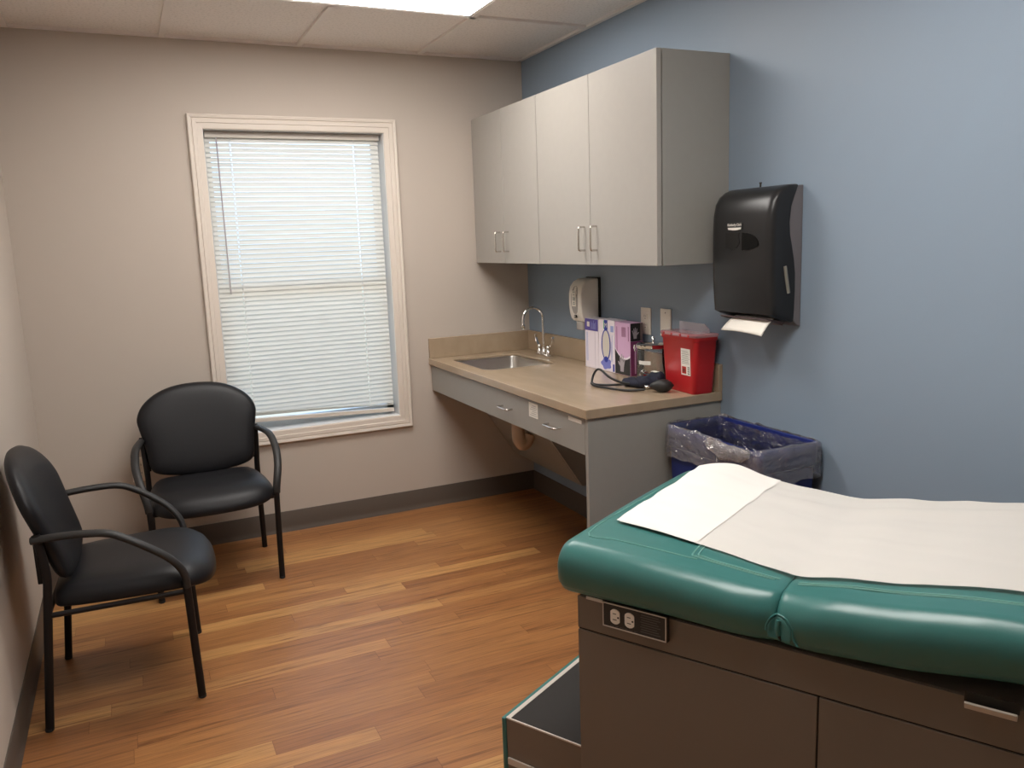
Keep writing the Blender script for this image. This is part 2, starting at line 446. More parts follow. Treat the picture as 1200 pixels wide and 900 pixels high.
for a, c in (((WX0-.001, -.004, WZ0), (WX0+.006, .135, WZ1)), ((WX1-.006, -.004, WZ0), (WX1+.001, .135, WZ1)), ((WX0, -.004, WZ1-.006), (WX1, .135, WZ1+.001)), ((WX0, -.004, WZ0-.001), (WX1, .135, WZ0+.006))): box(b, a, c)
obj('window_jamb', b, M['sash'], w, world=True)
b = B()
zm = (WZ0+WZ1)/2-.02
for a, c in (((WX0+.006, .10, WZ0+.006), (WX0+.040, .13, WZ1-.006)), ((WX1-.040, .10, WZ0+.006), (WX1-.006, .13, WZ1-.006)), ((WX0+.006, .10, WZ0+.006), (WX1-.006, .13, WZ0+.05)), ((WX0+.006, .10, WZ1-.045), (WX1-.006, .13, WZ1-.006)), ((WX0+.03, .095, zm-.022), (WX1-.03, .13, zm+.022))): box(b, a, c)
obj('window_sash', b, M['sash'], w, world=True)
obj('window_pane', bx((WX0+.03, .114, WZ0+.04), (WX1-.03, .117, zm)), M['glass'], w, world=True)
obj('window_pane', bx((WX0+.03, .120, zm), (WX1-.03, .123, WZ1-.03)), M['glass'], w, world=True)

# blind
bl = thing('window_blind', 'white horizontal mini blind lowered and closed in the window', 'window blind', ((WX0+WX1)/2, .05, WZ0))
BX0, BX1 = -1.658, -.816
obj('headrail', bx((BX0, .035, 1.974), (BX1+.003, .065, 2.003)), M['greyplastic'] if 0 else mat('blind_rail', (.50, .46, .41), .4), bl, bevel=.002, world=True)
def tilt(x, z):           # the last slats and the rail hang crooked
    kk = max(0, min(1, (.66-z)/.10)); return z + kk*.034*(BX1-x)/(BX1-BX0)
b = B(); nsl = 60; pitch = .0229; ang = R(60); hw = .0125; ztop = 1.964
for i in range(nsl):
    z = ztop - i*pitch
    if z < .612: z = .612
    ang_i = ang + random.uniform(-.03, .03)
    cs = [(-1, -.0), (-.5, .0016), (0, .0022), (.5, .0016), (1, 0)]
    rows = []
    for x in (BX0, -1.5485, -1.5415, -.9485, -.9415, BX1):
        row = []
        for u, cv in cs:
            yy = u*hw*math.cos(ang_i) - cv*math.sin(ang_i)
            zz = -u*hw*math.sin(ang_i)*-1 - cv*math.cos(ang_i)*-1
            row.append(b.verts.new((x, .05+yy, tilt(x, z)+zz)))
        rows.append(row)
    for q, (A, C) in enumerate(zip(rows, rows[1:])):
        for k in range(4):
            if q in (1, 3) and k in (1, 2): continue      # cord holes
            b.faces.new((A[k], A[k+1], C[k+1], C[k]))
obj('slats', b, M['slat'], bl, world=True, smooth=True, angle=80)
# a few slats bunched at the lower right
b = B()
v = [(BX0, .557+.036), (BX1, .557), (BX1, .578), (BX0, .578+.036)]
rl = prism(B(), [(x, z-.004) for x, z in v], .038, .062, 'y')
obj('bottom_rail', rl, mat('blind_bottom_rail', (.66, .60, .53), .4), bl, world=True, bevel=.003)
b = B()
for z in (.592, .600):
    prism(b, [(BX0, z+.036), (BX1, z), (BX1, z+.0022), (BX0, z+.0382)], .040, .060, 'y')
obj('stacked_slat', b, M['slat'], bl, world=True)
for x in (-1.546, -.946):
    b = B()
    tube(b, [(x, .036, 1.975), (x+.002, .036, 1.2), (x+.002, .038, .58)], .0011, 6)
    tube(b, [(x, .063, 1.975), (x+.002, .063, 1.2), (x+.002, .062, .58)], .0011, 6)
    obj('ladder_cord', b, M['white'], bl, world=True)
obj('tilt_wand', tube(B(), [(-1.607, .028, 1.975), (-1.607, .024, 1.93), (-1.605, .026, 1.235)], .0032, 8), mat('wand_plastic', (.42, .38, .38), .3), bl, world=True, smooth=True)

# ------------------------------------------------------------------ wall cabinets
def pull(parent, c, axis, L=.096, out=.03, r=.0042, face=(-1, 0, 0), label=None):
    """bow handle centred on c (point on the door face)"""
    f = Vector(face); ax = {'z': Vector((0, 0, 1)), 'y': Vector((0, 1, 0)), 'x': Vector((1, 0, 0))}[axis]; c = Vector(c)
    p = [c-ax*L/2, c-ax*L/2+f*(out-.006), c-ax*(L/2-.002)+f*(out-.002), c-ax*(L/2-.008)+f*out, c+ax*(L/2-.008)+f*out, c+ax*(L/2-.002)+f*(out-.002), c+ax*L/2+f*(out-.006), c+ax*L/2]
    return obj('handle', tube(B(), p, r, 10), M['nickel'], parent, smooth=True, world=True, label=label)
DC, ZB, ZT = .322, 1.332, 2.082
def wall_cab(label, y0, ym, y1):
    t = thing('wall_cabinet', label, 'wall cabinet', (-DC/2, (y0+y1)/2, ZB), group='laminate wall cabinets over the counter')
    box_ = bx((-DC+.0245, y1, ZB), (-.0005, y0, ZT))
    obj('cabinet_body', box_, M['lam2'], t, world=True, bevel=.001)
    for a, c, s in ((y0, ym, 1), (ym, y1, -1)):
        d = obj('door', bx((-DC, c+.0014, ZB+.001), (-DC+.0195, a-.0014, ZT)), M['lam'], t, world=True, bevel=.001)
        pull(d, (-DC, ym+s*.048, ZB+.108), 'z')
    return t
fc = wall_cab('grey laminate double-door wall cabinet in the corner by the window wall', -.034, -.3988, -.7774)
obj('filler_strip', bx((-DC+.012, -.0335, ZB), (-DC+.022, -.001, ZT)), M['lam2'], fc, world=True)
wall_cab('grey laminate double-door wall cabinet beside the black towel dispenser', -.779, -1.2406, -1.7064)

# ------------------------------------------------------------------ counter
D, ZC, LC, TC, BS = .619, .8317, 1.682, .036, .108
SX0, SX1, SY0, SY1 = -.535, -.150, -.600, -.125       # sink hole
def plate_hole(outer, hole, z0, z1):
    bm = B()
    for z in (z0, z1):
        vo = [bm.verts.new((x, y, z)) for x, y in outer]; vi = [bm.verts.new((x, y, z)) for x, y in hole]
        es = [bm.edges.new((v[i], v[(i+1) % len(v)])) for v in (vo, vi) for i in range(len(v))]
        bmesh.ops.triangle_fill(bm, edges=es, use_beauty=True)
        if z == z0: lo = (vo, vi)
    hi = (vo, vi)
    for A, C in zip(lo, hi):
        n = len(A)
        for i in range(n): bm.faces.new((A[i], A[(i+1) % n], C[(i+1) % n], C[i]))
    return bm
ct = thing('countertop', 'tan solid-surface countertop with sink cut-out and low backsplash', 'countertop', (-D/2, -LC/2, ZC-TC))
hole = rrect(SX0, SY0, SX1, SY1, .045)
def slab_mesh():
    bm = B(); ins = .03; zl = ZC-TC; zm_ = ZC-.013
    O = [(-D, -LC), (-.0005, -LC), (-.0005, -.0005), (-D, -.0005)]
    I = [(-D+ins, -LC+ins), (-.0005-ins, -LC+ins), (-.0005-ins, -.0005-ins), (-D+ins, -.0005-ins)]
    V = lambda P, z: [bm.verts.new((x, y, z)) for x, y in P]
    ot, ol, il, im, ht, hm = V(O, ZC), V(O, zl), V(I, zl), V(I, zm_), V(hole, ZC), V(hole, zm_)
    for A, C in ((ot, ol), (ol, il), (il, im), (ht, hm)):
        n_ = len(A)
        for k in range(n_): bm.faces.new((A[k], A[(k+1) % n_], C[(k+1) % n_], C[k]))
    for A, C in ((ot, ht), (im, hm)):
        es = [bm.edges.get((v[k], v[(k+1) % len(v)])) or bm.edges.new((v[k], v[(k+1) % len(v)])) for v in (A, C) for k in range(len(v))]
        bmesh.ops.triangle_fill(bm, edges=es, use_beauty=True)
    return bm
obj('slab', slab_mesh(), M['counter'], ct, world=True, bevel=.003)
obj('backsplash', bx((-.020, -LC+.0005, ZC+.0003), (-.0005, -.0195, ZC+BS)), M['counter'], ct, world=True, bevel=.002)
obj('backsplash', bx((-D+.003, -.019, ZC+.0003), (-.0005, -.0005, ZC+BS)), M['counter'], ct, world=True, bevel=.002)
# sink
sk = thing('sink', 'stainless steel undermount sink set into the tan countertop', 'sink', ((SX0+SX1)/2, (SY0+SY1)/2, ZC-TC-.17))
b = B()
prev = None
steps = [(-.012, ZC-.0142, .055), (.002, ZC-.0142, .045), (.004, ZC-.022, .045), (.014, ZC-.17, .05), (.022, ZC-.186, .05), (.045, ZC-.192, .04)]
cx_, cy_ = (SX0+SX1)/2, (SY0+SY1)/2
for o_, z_, r_ in steps:
    cur = [b.verts.new((x, y, z_)) for x, y in rrect(SX0+o_, SY0+o_, SX1-o_, SY1-o_, r_)]
    if prev:
        for i in range(len(cur)): b.faces.new((prev[i], prev[(i+1) % len(cur)], cur[(i+1) % len(cur)], cur[i]))
    prev = cur
b.faces.new(prev)
so = obj('basin', b, M['steel'], sk, world=True, smooth=True, angle=50)
sm = so.modifiers.new('s', 'SOLIDIFY'); sm.thickness = .0015; sm.offset = 1
obj('drain', lathe(B(), [(.0, 0), (.03, 0), (.042, .003), (.045, .001)], (cx_, cy_, ZC-.1915), cap=False), M['chrome'], sk, world=True, smooth=True)
# trap under the sink
b = B()
tube(b, [(-.345, -.53, .655), (-.345, -.53, .53), (-.343, -.53, .455), (-.325, -.53, .422), (-.30, -.53, .432), (-.285, -.53, .47)], .033, 16, smooth=5)
obj('trap_cover', b, M['pvc'], sk, world=True, smooth=True)
# faucet
fa = thing('faucet', 'chrome gooseneck faucet with two wrist-blade handles behind the sink', 'faucet', (-.085, -.335, ZC))
fy = -.335
obj('faucet_base', prism(B(), rrect(-.105, fy-.075, -.063, fy+.075, .02), ZC, ZC+.014, 'z'), M['chrome'], fa, world=True, bevel=.004)
b = B(); lathe(b, [(.017, ZC+.014), (.016, ZC+.03), (.0115, ZC+.036), (.011, ZC+.05)], (-.085, fy, 0), 20)
obj('spout_collar', b, M['chrome'], fa, world=True, smooth=True)
arc = [(-.085, fy, ZC+.04), (-.085, fy, ZC+.13), (-.085, fy, 1.035)]
for a in range(15, 181, 15): arc.append((-.085-.059*(1-math.cos(R(a))), fy, 1.035+.059*math.sin(R(a))))
arc += [(-.204, fy, 1.005)]
obj('spout', tube(B(), arc, .0075, 14), M['chrome'], fa, world=True, smooth=True)
obj('aerator', lathe(B(), [(.009, .985), (.0105, .987), (.0105, 1.008), (.008, 1.01)], (-.204, fy, 0), 16), M['chrome'], fa, world=True, smooth=True)
for s in (1, -1):
    yy = fy+s*.05
    b = B(); lathe(b, [(.015, ZC+.014), (.013, ZC+.03), (.010, ZC+.035), (.012, ZC+.045), (.011, ZC+.055), (.006, ZC+.06)], (-.085, yy, 0), 18)
    vb = obj('valve', b, M['chrome'], fa, world=True, smooth=True)
    tube(b := B(), [(-.085, yy, ZC+.052), (-.08, yy+s*.02, ZC+.058), (-.078, yy+s*.04, ZC+.075), (-.080, yy+s*.047, ZC+.095), (-.082, yy+s*.045, ZC+.11)], .006, 12, smooth=4, flat=(.009, .0025, Vector((1, 0, 0))))
    obj('blade_handle', b, M['chrome'], fa, world=True, smooth=True)

# base under the counter
va = thing('sink_vanity', 'grey laminate vanity base with open knee space under the tan countertop', 'vanity base', (-D/2, -LC/2, 0))
obj('end_panel', bx((-.606, -1.672, 0), (-.001, -1.652, ZC-TC-.001)), M['lam2'], va, world=True, bevel=.001)
ap = obj('apron', bx((-.606, -1.650, .655), (-.588, -.001, ZC-TC-.006)), M['lam2'], va, world=True, bevel=.001)
pull(ap, (-.606, -.98, .722), 'y'); pull(ap, (-.606, -1.415, .722), 'y')
obj('paper_label', bx((-.6075, -1.275, .722), (-.6061, -1.195, .783)), M['paper_label'], ap, world=True, label='white paper note taped on the apron')
b = B()
for i in range(6): box(b, (-.6079, -1.268+.004*(i % 2), .730+i*.008), (-.60745, -1.206-.01*(i % 3), .7325+i*.008))
obj('printed_lines', b, mat('faint_ink', (.4, .4, .38), .7), bpy.data.objects['paper_label'], world=True)
obj('sticker', bx((-.6073, -1.628, .768), (-.6061, -1.53, .783)), M['paper_label'], ap, world=True, label='narrow white sticker')
obj('back_rail', bx((-.03, -1.65, .70), (-.001, -.022, ZC-TC-.012)), M['lam2'], va, world=True)
# sloping pipe cover: z = .23 + (−.12−x)*1.52
sl = 1.52
x_t = -.12-(.66-.23)/sl
prof = [(-.001, .23), (-.12, .23), (x_t, .66), (x_t+.018, .66), (-.122+.018, .252), (-.001, .252)]
obj('pipe_cover', prism(B(), prof, -.752, -.002, 'y'), M['lam2'], va, world=True, bevel=.001)
obj('pipe_cover_side', prism(B(), [(-.002, .231), (-.119, .231), (x_t+.001, .661), (x_t+.001, .69), (-.002, .69)], -.775, -.753, 'y'), M['lam2'], va, world=True)
b = B(); box(b, (x_t-.004, -.012, 0), (x_t+.002, -.003, 1))
b.free()

# ------------------------------------------------------------------ wall plates
def duplex(parent, y, z, x, s=1):
    """two receptacle faces with slots on a plate facing -x"""
    for dz in (.0195, -.0195):
        f = obj('receptacle', prism(B(), [(y+.017*math.cos(a)*1.0, z+dz+.0145*max(-.82, min(.82, math.sin(a)*1.15))) for a in [2*PI*i/20 for i in range(20)]], x-.0022, x, 'x'), M['plate'], parent, world=True)
        sb = B()
        box(sb, (x-.0026, y+.005, z+dz-.001), (x-.0021, y+.0073, z+dz+.008)); box(sb, (x-.0026, y-.0073, z+dz), (x-.0021, y-.005, z+dz+.007))
        lathe(sb, [(.0024, x-.0026), (.0024, x-.0021)], (0, y, z+dz-.0075), 10, 'x')
        obj('slots', sb, M['slot'], f, world=True)
t = thing('wall_outlet', 'cream duplex outlet plate on the blue wall above the glove boxes', 'outlet', (0, -1.168, 1.072))
obj('cover_plate', bx((-.006, -1.205, 1.013), (-.0003, -1.131, 1.131)), M['plate'], t, world=True, bevel=.002)
duplex(t, -1.168, 1.072, -.006)
t = thing('blank_wall_plate', 'blank cream wall plate on the blue wall behind the red container', 'wall plate', (0, -1.315, 1.075))
obj('cover_plate', bx((-.006, -1.352, 1.017), (-.0003, -1.278, 1.134)), M['plate'], t, world=True, bevel=.002)
for dz in (.042, -.042): obj('screw', lathe(B(), [(.003, -.0068), (.003, -.0058)], (0, -1.315, 1.0755+dz), 10, 'x'), M['greyplastic'], t, world=True)
t = thing('wall_outlet', 'cream outlet plate low on the beige wall behind the chair by the window', 'outlet', (-2.095, 0, .433))
obj('cover_plate', bx((-2.131, -.006, .375), (-2.059, -.0003, .493)), M['plate'], t, world=True, bevel=.002)
for dz in (.0195, -.0195):
    f = obj('receptacle', prism(B(), [(-2.095+.017*math.cos(a), .434+dz+.0145*max(-.82, min(.82, math.sin(a)*1.15))) for a in [2*PI*i/20 for i in range(20)]], -.0082, -.006, 'y'), M['plate'], t, world=True)
    sb = B(); box(sb, (-2.102, -.0086, .433+dz), (-2.1, -.0081, .441+dz)); box(sb, (-2.090, -.0086, .433+dz), (-2.088, -.0081, .441+dz))
    obj('slots', sb, M['slot'], f, world=True)

# ------------------------------------------------------------------ soap dispenser
t = thing('soap_dispenser', 'light grey wall-mounted soap dispenser on the blue wall above the counter', 'soap dispenser', (0, -.725, 1.0))
y0, y1 = -.785, -.667
prof = [(-.012, 1.252), (-.06, 1.250), (-.085, 1.238), (-.104, 1.215), (-.112, 1.18), (-.113, 1.13), (-.108, 1.085), (-.100, 1.06), (-.088, 1.046), (-.075, 1.044), (-.062, 1.03), (-.05, 1.012), (-.012, 1.012)]
obj('cover', prism(B(), prof, y0, y1, 'y'), M['white'], t, world=True, bevel=.009, smooth=True, seg=3)
obj('wall_bracket', bx((-.0125, y0-.002, 1.006), (-.0005, y1+.002, 1.256)), M['slot'], t, world=True, bevel=.002)
b = B()
obj('pump_nozzle', prism(B(), rrect(-.092, y0+.024, -.056, y1-.028, .014), 1.004, 1.046, 'z'), M['bezel'], t, world=True, smooth=True, bevel=.004)
# oval front window
b = B()
yc = (y0+y1)/2
pts = [(yc+.034*math.copysign(abs(math.cos(a))**.8, math.cos(a)), 1.150+.068*math.sin(a)+(.0)) for a in [2*PI*i/32 for i in range(32)]]
def fx(z):   # front surface x
    pr = sorted([(q[1], q[0]) for q in prof[2:9]])
    for (z0, x0), (z1, x1) in zip(pr, pr[1:]):
        if z0 <= z <= z1: return x0+(x1-x0)*(z-z0)/(z1-z0)
    return -.108
wv = [b.verts.new((fx(z)-.0012, y, z)) for y, z in pts]; wc = b.verts.new((-.1155, yc, 1.15))
for i in range(32): b.faces.new((wv[i], wv[(i+1) % 32], wc))
wi = obj('view_window', b, M['bezel'], t, world=True, smooth=True)
b = B(); box(b, (-.1172, yc-.021, 1.120), (-.1160, yc+.021, 1.196))
lb = obj('label_card', b, M['paper_label'], wi, world=True)
b = B()
for i, (a_, z_) in enumerate(((.012, 1.188), (.006, 1.175), (.015, 1.160), (.013, 1.155), (.014, 1.149), (.008, 1.138), (.012, 1.130))): box(b, (-.1176, yc-a_, z_), (-.1171, yc+a_*.8, z_+.003))
obj('printed_lines', b, mat('green_grey_ink', (.16, .22, .2), .7), lb, world=True)
b = B(); box(b, (-.1115, yc-.008, 1.0645), (-.1035, yc+.008, 1.0785))
obj('logo_plate', b, M['boxblack'], t, world=True)
text_mesh('M', .011, 'logo_letter', M['paper_label'], bpy.data.objects['logo_plate'], Matrix.Translation(-Vector(t.location)) @ facing_x(-.112, yc, 1.0715))

# ------------------------------------------------------------------ glove boxes
def gbox(label, ya, yb, xf=-.090, h=.240, d=.066):
    """box standing on its end, front face -x, ya > yb; returns thing + face plane x"""
    t = thing('glove_box', label, 'glove box', (xf+d/2, (ya+yb)/2, ZC), group='glove boxes on the counter')
    return t
XF = -.090; XBK = -.024; ZG = ZC+.0005; HG = .238
def fpoly(t, name, pts, m, off=.0006, th=.0006, plane='x', c=None, parent=None):
    """thin print on the front (-x) face: pts in (y,z)"""
    bm = B()
    if plane == 'x': prism(bm, pts, XF-off-th, XF-off+.0004, 'x')
    else: prism(bm, pts, c-off-th, c-off+.0004, 'y')
    return obj(name, bm, m, parent or t, world=True)
def rect(u0, v0, u1, v1): return [(u0, v0), (u1, v0), (u1, v1), (u0, v1)]
def glove(cx, cz, s, flip=1):
    P = [(-.3, -.9), (.3, -.9), (.33, -.35), (.62, -.12), (.78, .12), (.66, .2), (.42, .02), (.36, .1), (.46, .78), (.32, .82), (.2, .25), (.14, .26), (.12, .98), (-.03, 1), (-.05, .27), (-.1, .26), (-.2, .86), (-.34, .82), (-.27, .18), (-.33, .1), (-.5, .52), (-.62, .46), (-.45, -.05), (-.36, -.4)]
    return [(cx+flip*s*u, cz+s*v) for u, v in P]
# box 1
ya, yb = -.782, -.905
t = gbox('white glove box with a purple header, farthest from the red container', ya, yb)
obj('carton', bx((XF, yb+.0015, ZG), (XBK, ya, ZG+HG-.004)), M['boxwhite'], t, world=True, bevel=.001)
hd = fpoly(t, 'header_print', rect(yb+.003, ZG+.178, ya-.001, ZG+HG-.005), M['boxpurple'])
fpoly(t, 'size_square', rect(ya-.045, ZG+.196, ya-.022, ZG+.219), M['paper_label'], .0012)
b = B()
for i in range(5): box(b, (XF-.002, ya-.062-.010*i, ZG+.186), (XF-.0011, ya-.060-.010*i, ZG+.186+(.036, .03, .04, .028, .034)[i]))
for i in range(2): box(b, (XF-.001, ya-.014-.009*i, ZG+.03), (XF-.0004, ya-.0165-.009*i, ZG+.17))
obj('text_print', b, M['softblue'], t, world=True)
b = B(); box(b, (XF-.0008, yb+.030, ZG), (XF-.0002, yb+.0306, ZG+.178))
obj('fold_line', b, mat('lavender_fold', (.4, .35, .45), .6), t, world=True)
# box 2
ya, yb = -.907, -1.046
t = gbox('white glove box with a large dark-blue oval on its front', ya, yb)
obj('carton', bx((XF, yb+.0015, ZG), (XBK, ya, ZG+HG)), M['boxwhite'], t, world=True, bevel=.001)
yc2 = -.972
el = B()
N = 40
for a_ in range(1): pass
o1 = [(yc2+.040*math.cos(2*PI*i/N), ZG+.122+.073*math.sin(2*PI*i/N)) for i in range(N)]
o2 = [(yc2+.031*math.cos(2*PI*i/N), ZG+.122+.066*math.sin(2*PI*i/N)) for i in range(N)]
va_ = [el.verts.new((XF-.0012, *q)) for q in o1]; vb_ = [el.verts.new((XF-.0012, *q)) for q in o2]
for i in range(N): el.faces.new((va_[i], va_[(i+1) % N], vb_[(i+1) % N], vb_[i]))
obj('oval_print', el, M['boxblue'], t, world=True)
fpoly(t, 'oval_opening', o2, mat('cream_print', (.70, .66, .60), .6), .0004)
lp = fpoly(t, 'letter_patch', rect(yc2-.014, ZG+.192, yc2+.014, ZG+HG-.001), M['boxblue'])
text_mesh('M', .030, 'letter_print', M['paper_label'], t, Matrix.Translation(-Vector(t.location)) @ facing_x(XF-.0014, yc2, ZG+.212, -PI/2 if 0 else 0))
fpoly(t, 'green_stripe', rect(yc2+.014, ZG+.196, yc2+.020, ZG+HG-.004), M['boxgreen'])
fpoly(t, 'blue_square', rect(yb+.010, ZG+.185, yb+.034, ZG+.213), M['softblue'])
fpoly(t, 'glove_print', [(yc2+.042*math.cos(a)*(1+.12*math.cos(5*a)), ZG+.035+.026*math.sin(a)*(1+.12*math.cos(5*a))) for a in [2*PI*i/40 for i in range(40)]], M['glovepurple'])
fpoly(t, 'knot_print', [(yc2+.016*math.cos(a), ZG+.055+.014*math.sin(a)) for a in [2*PI*i/16 for i in range(16)]], M['boxblue'], .0012)
fpoly(t, 'corner_print', rect(yb+.004, ZG+.004, yb+.017, ZG+.038), M['boxblue'])
b = B()
for i in range(2): box(b, (XF-.001, yb+.020+.008*i, ZG+.05), (XF-.0004, yb+.022+.008*i, ZG+.17-.03*i))
obj('text_print', b, M['softblue'], t, world=True)
# box 3: pink front, black and magenta side
ya, yb = -1.048, -1.172
t = gbox('pink and black glove box with a magenta end panel, nearest the blood pressure cuff', ya, yb)
obj('carton', bx((XF, yb, ZG), (XBK, ya, ZG+HG-.003)), M['boxlav'], t, world=True, bevel=.001)
arcp = [(ya-.002, ZG+.002), (yb+.001, ZG+.002), (yb+.001, ZG+.086)]
for i in range(9):
    u = i/8; arcp.append((yb+.001+(ya-yb-.003)*u, ZG+.082-.0+.02*(u-.0)**2*1.6+(-.018*math.sin(PI*u))))
fpoly(t, 'black_swoosh', arcp, M['boxblack'])
ar = B()
for i in range(12):
    u0, u1 = i/12, (i+1)/12
    g = lambda u: (yb+.001+(ya-yb-.003)*u, ZG+.082+.032*u*u-.018*math.sin(PI*u))
    (p0, q0), (p1, q1) = g(u0), g(u1)
    wdt = .010*(1-u0*.6)
    prism(ar, [(p0, q0), (p1, q1), (p1, q1+wdt), (p0, q0+wdt)], XF-.0016, XF-.0006, 'x')
obj('white_arc', ar, M['boxwhite'], t, world=True)
fpoly(t, 'glove_print', [(y_, z_) for y_, z_ in glove(ya-.058, ZG+.052, .042)], M['glovegrey'], .0013)
b = B()
for i in range(5): box(b, (XF-.001, ya-.058-.007*i, ZG+.172), (XF-.0004, ya-.0605-.007*i, ZG+.215))
box(b, (XF-.001, ya-.016, ZG+.10), (XF-.0004, ya-.019, ZG+.215)); box(b, (XF-.001, ya-.108, ZG+.155), (XF-.0004, ya-.112, ZG+.22))
obj('text_print', b, M['boxmag'], t, world=True)
fpoly(t, 'black_panel', rect(XF+.001, ZG+.155, XBK-.014, ZG+HG-.004), M['boxblack'], plane='y', c=yb)
fpoly(t, 'edge_panel', rect(XBK-.014, ZG+.155, XBK-.001, ZG+HG-.004), mat('taupe_card', (.16, .12, .12), .5), plane='y', c=yb)
fpoly(t, 'magenta_panel', rect(XF+.001, ZG+.001, XBK-.001, ZG+.154), M['boxmag'], plane='y', c=yb)
fpoly(t, 'side_glove_print', glove((XF+XBK)/2-.008, ZG+.190, .026), M['glovegrey'], .0013, plane='y', c=yb)
b = B(); box(b, (XF+.022, yb-.0018, ZG+.01), (XF+.028, yb-.0006, ZG+.13)); 
obj('side_text_print', b, M['boxlav'], t, world=True)
b = B(); box(b, (XF+.036, yb-.0018, ZG+.01), (XF+.050, yb-.0006, ZG+.145))
obj('dark_stripe', b, mat('dark_plum', (.05, .01, .04), .5), t, world=True)

# ------------------------------------------------------------------ glass jar
jx, jy, jr = -.090, -1.345, .068
t = thing('glass_jar', 'clear glass canister with a chrome clamp lid beside the red container', 'jar', (jx, jy, ZC))
b = B(); lathe(b, [(.05, ZC+.001), (jr-.003, ZC+.002), (jr, ZC+.008), (jr, ZC+.150), (jr-.003, ZC+.156), (jr-.006, ZC+.150), (jr-.006, ZC+.012), (.0, ZC+.010)], (jx, jy, 0), 40, cap=False)
obj('glass_body', b, M['jarglass'], t, world=True, smooth=True)
b = B(); lathe(b, [(jr+.0015, ZC+.148), (jr+.004, ZC+.151), (jr+.004, ZC+.164), (jr-.004, ZC+.168), (.0, ZC+.169)], (jx, jy, 0), 40, cap=False)
ld = obj('lid', b, M['chrome'], t, world=True, smooth=True)
obj('lid_knob', lathe(B(), [(.006, ZC+.169), (.004, ZC+.178), (.009, ZC+.188), (.006, ZC+.194), (0, ZC+.195)], (jx, jy, 0), 16, cap=False), M['chrome'], ld, world=True, smooth=True)
b = B()
for i in range(5):
    a0 = R(232+12*i); a1 = R(232+12*(i+1)); q = jr+.0045
    v = [b.verts.new((jx+q*math.cos(a), jy+q*math.sin(a), z)) for a, z in ((a0, ZC+.150), (a1, ZC+.150), (a1, ZC+.165), (a0, ZC+.165))]; b.faces.new(v)
obj('red_band', b, mat('dark_red', (.22, .01, .015), .3), ld, world=True)
b = B()
for i in range(5):
    a0 = R(176+10*i); a1 = R(176+10*(i+1)); q = jr+.001
    v = [b.verts.new((jx+q*math.cos(a), jy+q*math.sin(a), z)) for a, z in ((a0, ZC+.083), (a1, ZC+.083), (a1, ZC+.099), (a0, ZC+.099))]; b.faces.new(v)
obj('label_strip', b, M['paper_label'], t, world=True)
tube(b := B(), [(jx-jr-.004, jy+.03, ZC+.162), (jx-jr-.009, jy+.028, ZC+.150), (jx-jr-.004, jy+.026, ZC+.135)], .003, 8)
obj('clamp_bail', b, M['chrome'], t, world=True, smooth=True)

# ------------------------------------------------------------------ sharps container
t = thing('sharps_container', 'red plastic sharps container with translucent flip lid at the counter end', 'sharps container', (-.085, -1.580, ZC), R(-3))
b = B()
rings = []
for z, hx, hy, r in ((.001, .046, .098, .016), (.006, .048, .100, .018), (.09, .0505, .1085, .02), (.205, .054, .119, .022), (.208, .057, .123, .022), (.222, .058, .124, .022)):
    rings.append([b.verts.new((x, y, z)) for x, y in rrect(-hx, -hy, hx, hy, r, 4)])
for A, C in zip(rings, rings[1:]):
    for i in range(len(A)): b.faces.new((A[i], A[(i+1) % len(A)], C[(i+1) % len(A)], C[i]))
b.faces.new(rings[0][::-1]); b.faces.new(rings[-1])
obj('container_body', b, M['red'], t, smooth=True, angle=50)
b = B(); rings = []
for z, hx, hy in ((.2225, .060, .126), (.230, .061, .127), (.234, .058, .124), (.236, .04, .105)):
    rings.append([b.verts.new((x, y, z)) for x, y in rrect(-hx, -hy, hx, hy, .022, 4)])
for A, C in zip(rings, rings[1:]):
    for i in range(len(A)): b.faces.new((A[i], A[(i+1) % len(A)], C[(i+1) % len(A)], C[i]))
b.faces.new(rings[0][::-1]); b.faces.new(rings[-1])
ldd = obj('lid', b, M['lid'], t, smooth=True, angle=50)
b = B()
prism(b, [(.092, .237), (.092, .268), (-.075, .268), (-.098, .252), (-.104, .240), (-.104, .237)], .020, .023, 'x')
prism(b, [(.020, .237), (.023, .237), (.023, .268), (.020, .268)], .092, .095, 'y')
prism(b, [(-.020, .237), (.023, .237), (.023, .250), (-.010, .242)], -.104, -.101, 'y')
obj('flap', b, M['flap'], ldd)
for y in (-.085, -.03, .03, .085): obj('lid_clip', lathe(B(), [(.0045, -.0635), (.0045, -.060)], (0, y, .2275), 10, 'x'), M['red'], ldd)
lm = Matrix(); 
b = B(); prism(b, rect(-.054, .075, -.018, .178), -.0575, -.0500, 'x')
b.transform(Matrix.Translation((0, 0, 0)) @ Matrix.Shear('XY', 4, (0, 0)))
# label sits on the sloping front face
lab = B()
def sf(z): return -(.048+(z-.006)*(.054-.048)/.199)
for (y0_, z0_, y1_, z1_, off, tgt) in ((-.086, .072, -.024, .176, .0012, lab),):
    v = [tgt.verts.new((sf(z)-off, y, z)) for y, z in ((y0_, z0_), (y1_, z0_), (y1_, z1_), (y0_, z1_))]; tgt.faces.new(v)
b.free()
lb = obj('label', lab, M['paper_label'], t)
lm_ = B()
def strip(bm, y0_, z0_, y1_, z1_, off=.0018):
    v = [bm.verts.new((sf(z)-off, y, z)) for y, z in ((y0_, z0_), (y1_, z0_), (y1_, z1_), (y0_, z1_))]; bm.faces.new(v)
for i in range(9): strip(lm_, -.081+.003*(i % 3), .118+i*.006, -.029-.004*(i % 2), .1195+i*.006)
for i in range(4): strip(lm_, -.082, .078+i*.008, -.068, .082+i*.008)
obj('text_lines', lm_, M['ink'], lb)
lm_ = B(); strip(lm_, -.058, .078, -.030, .106)
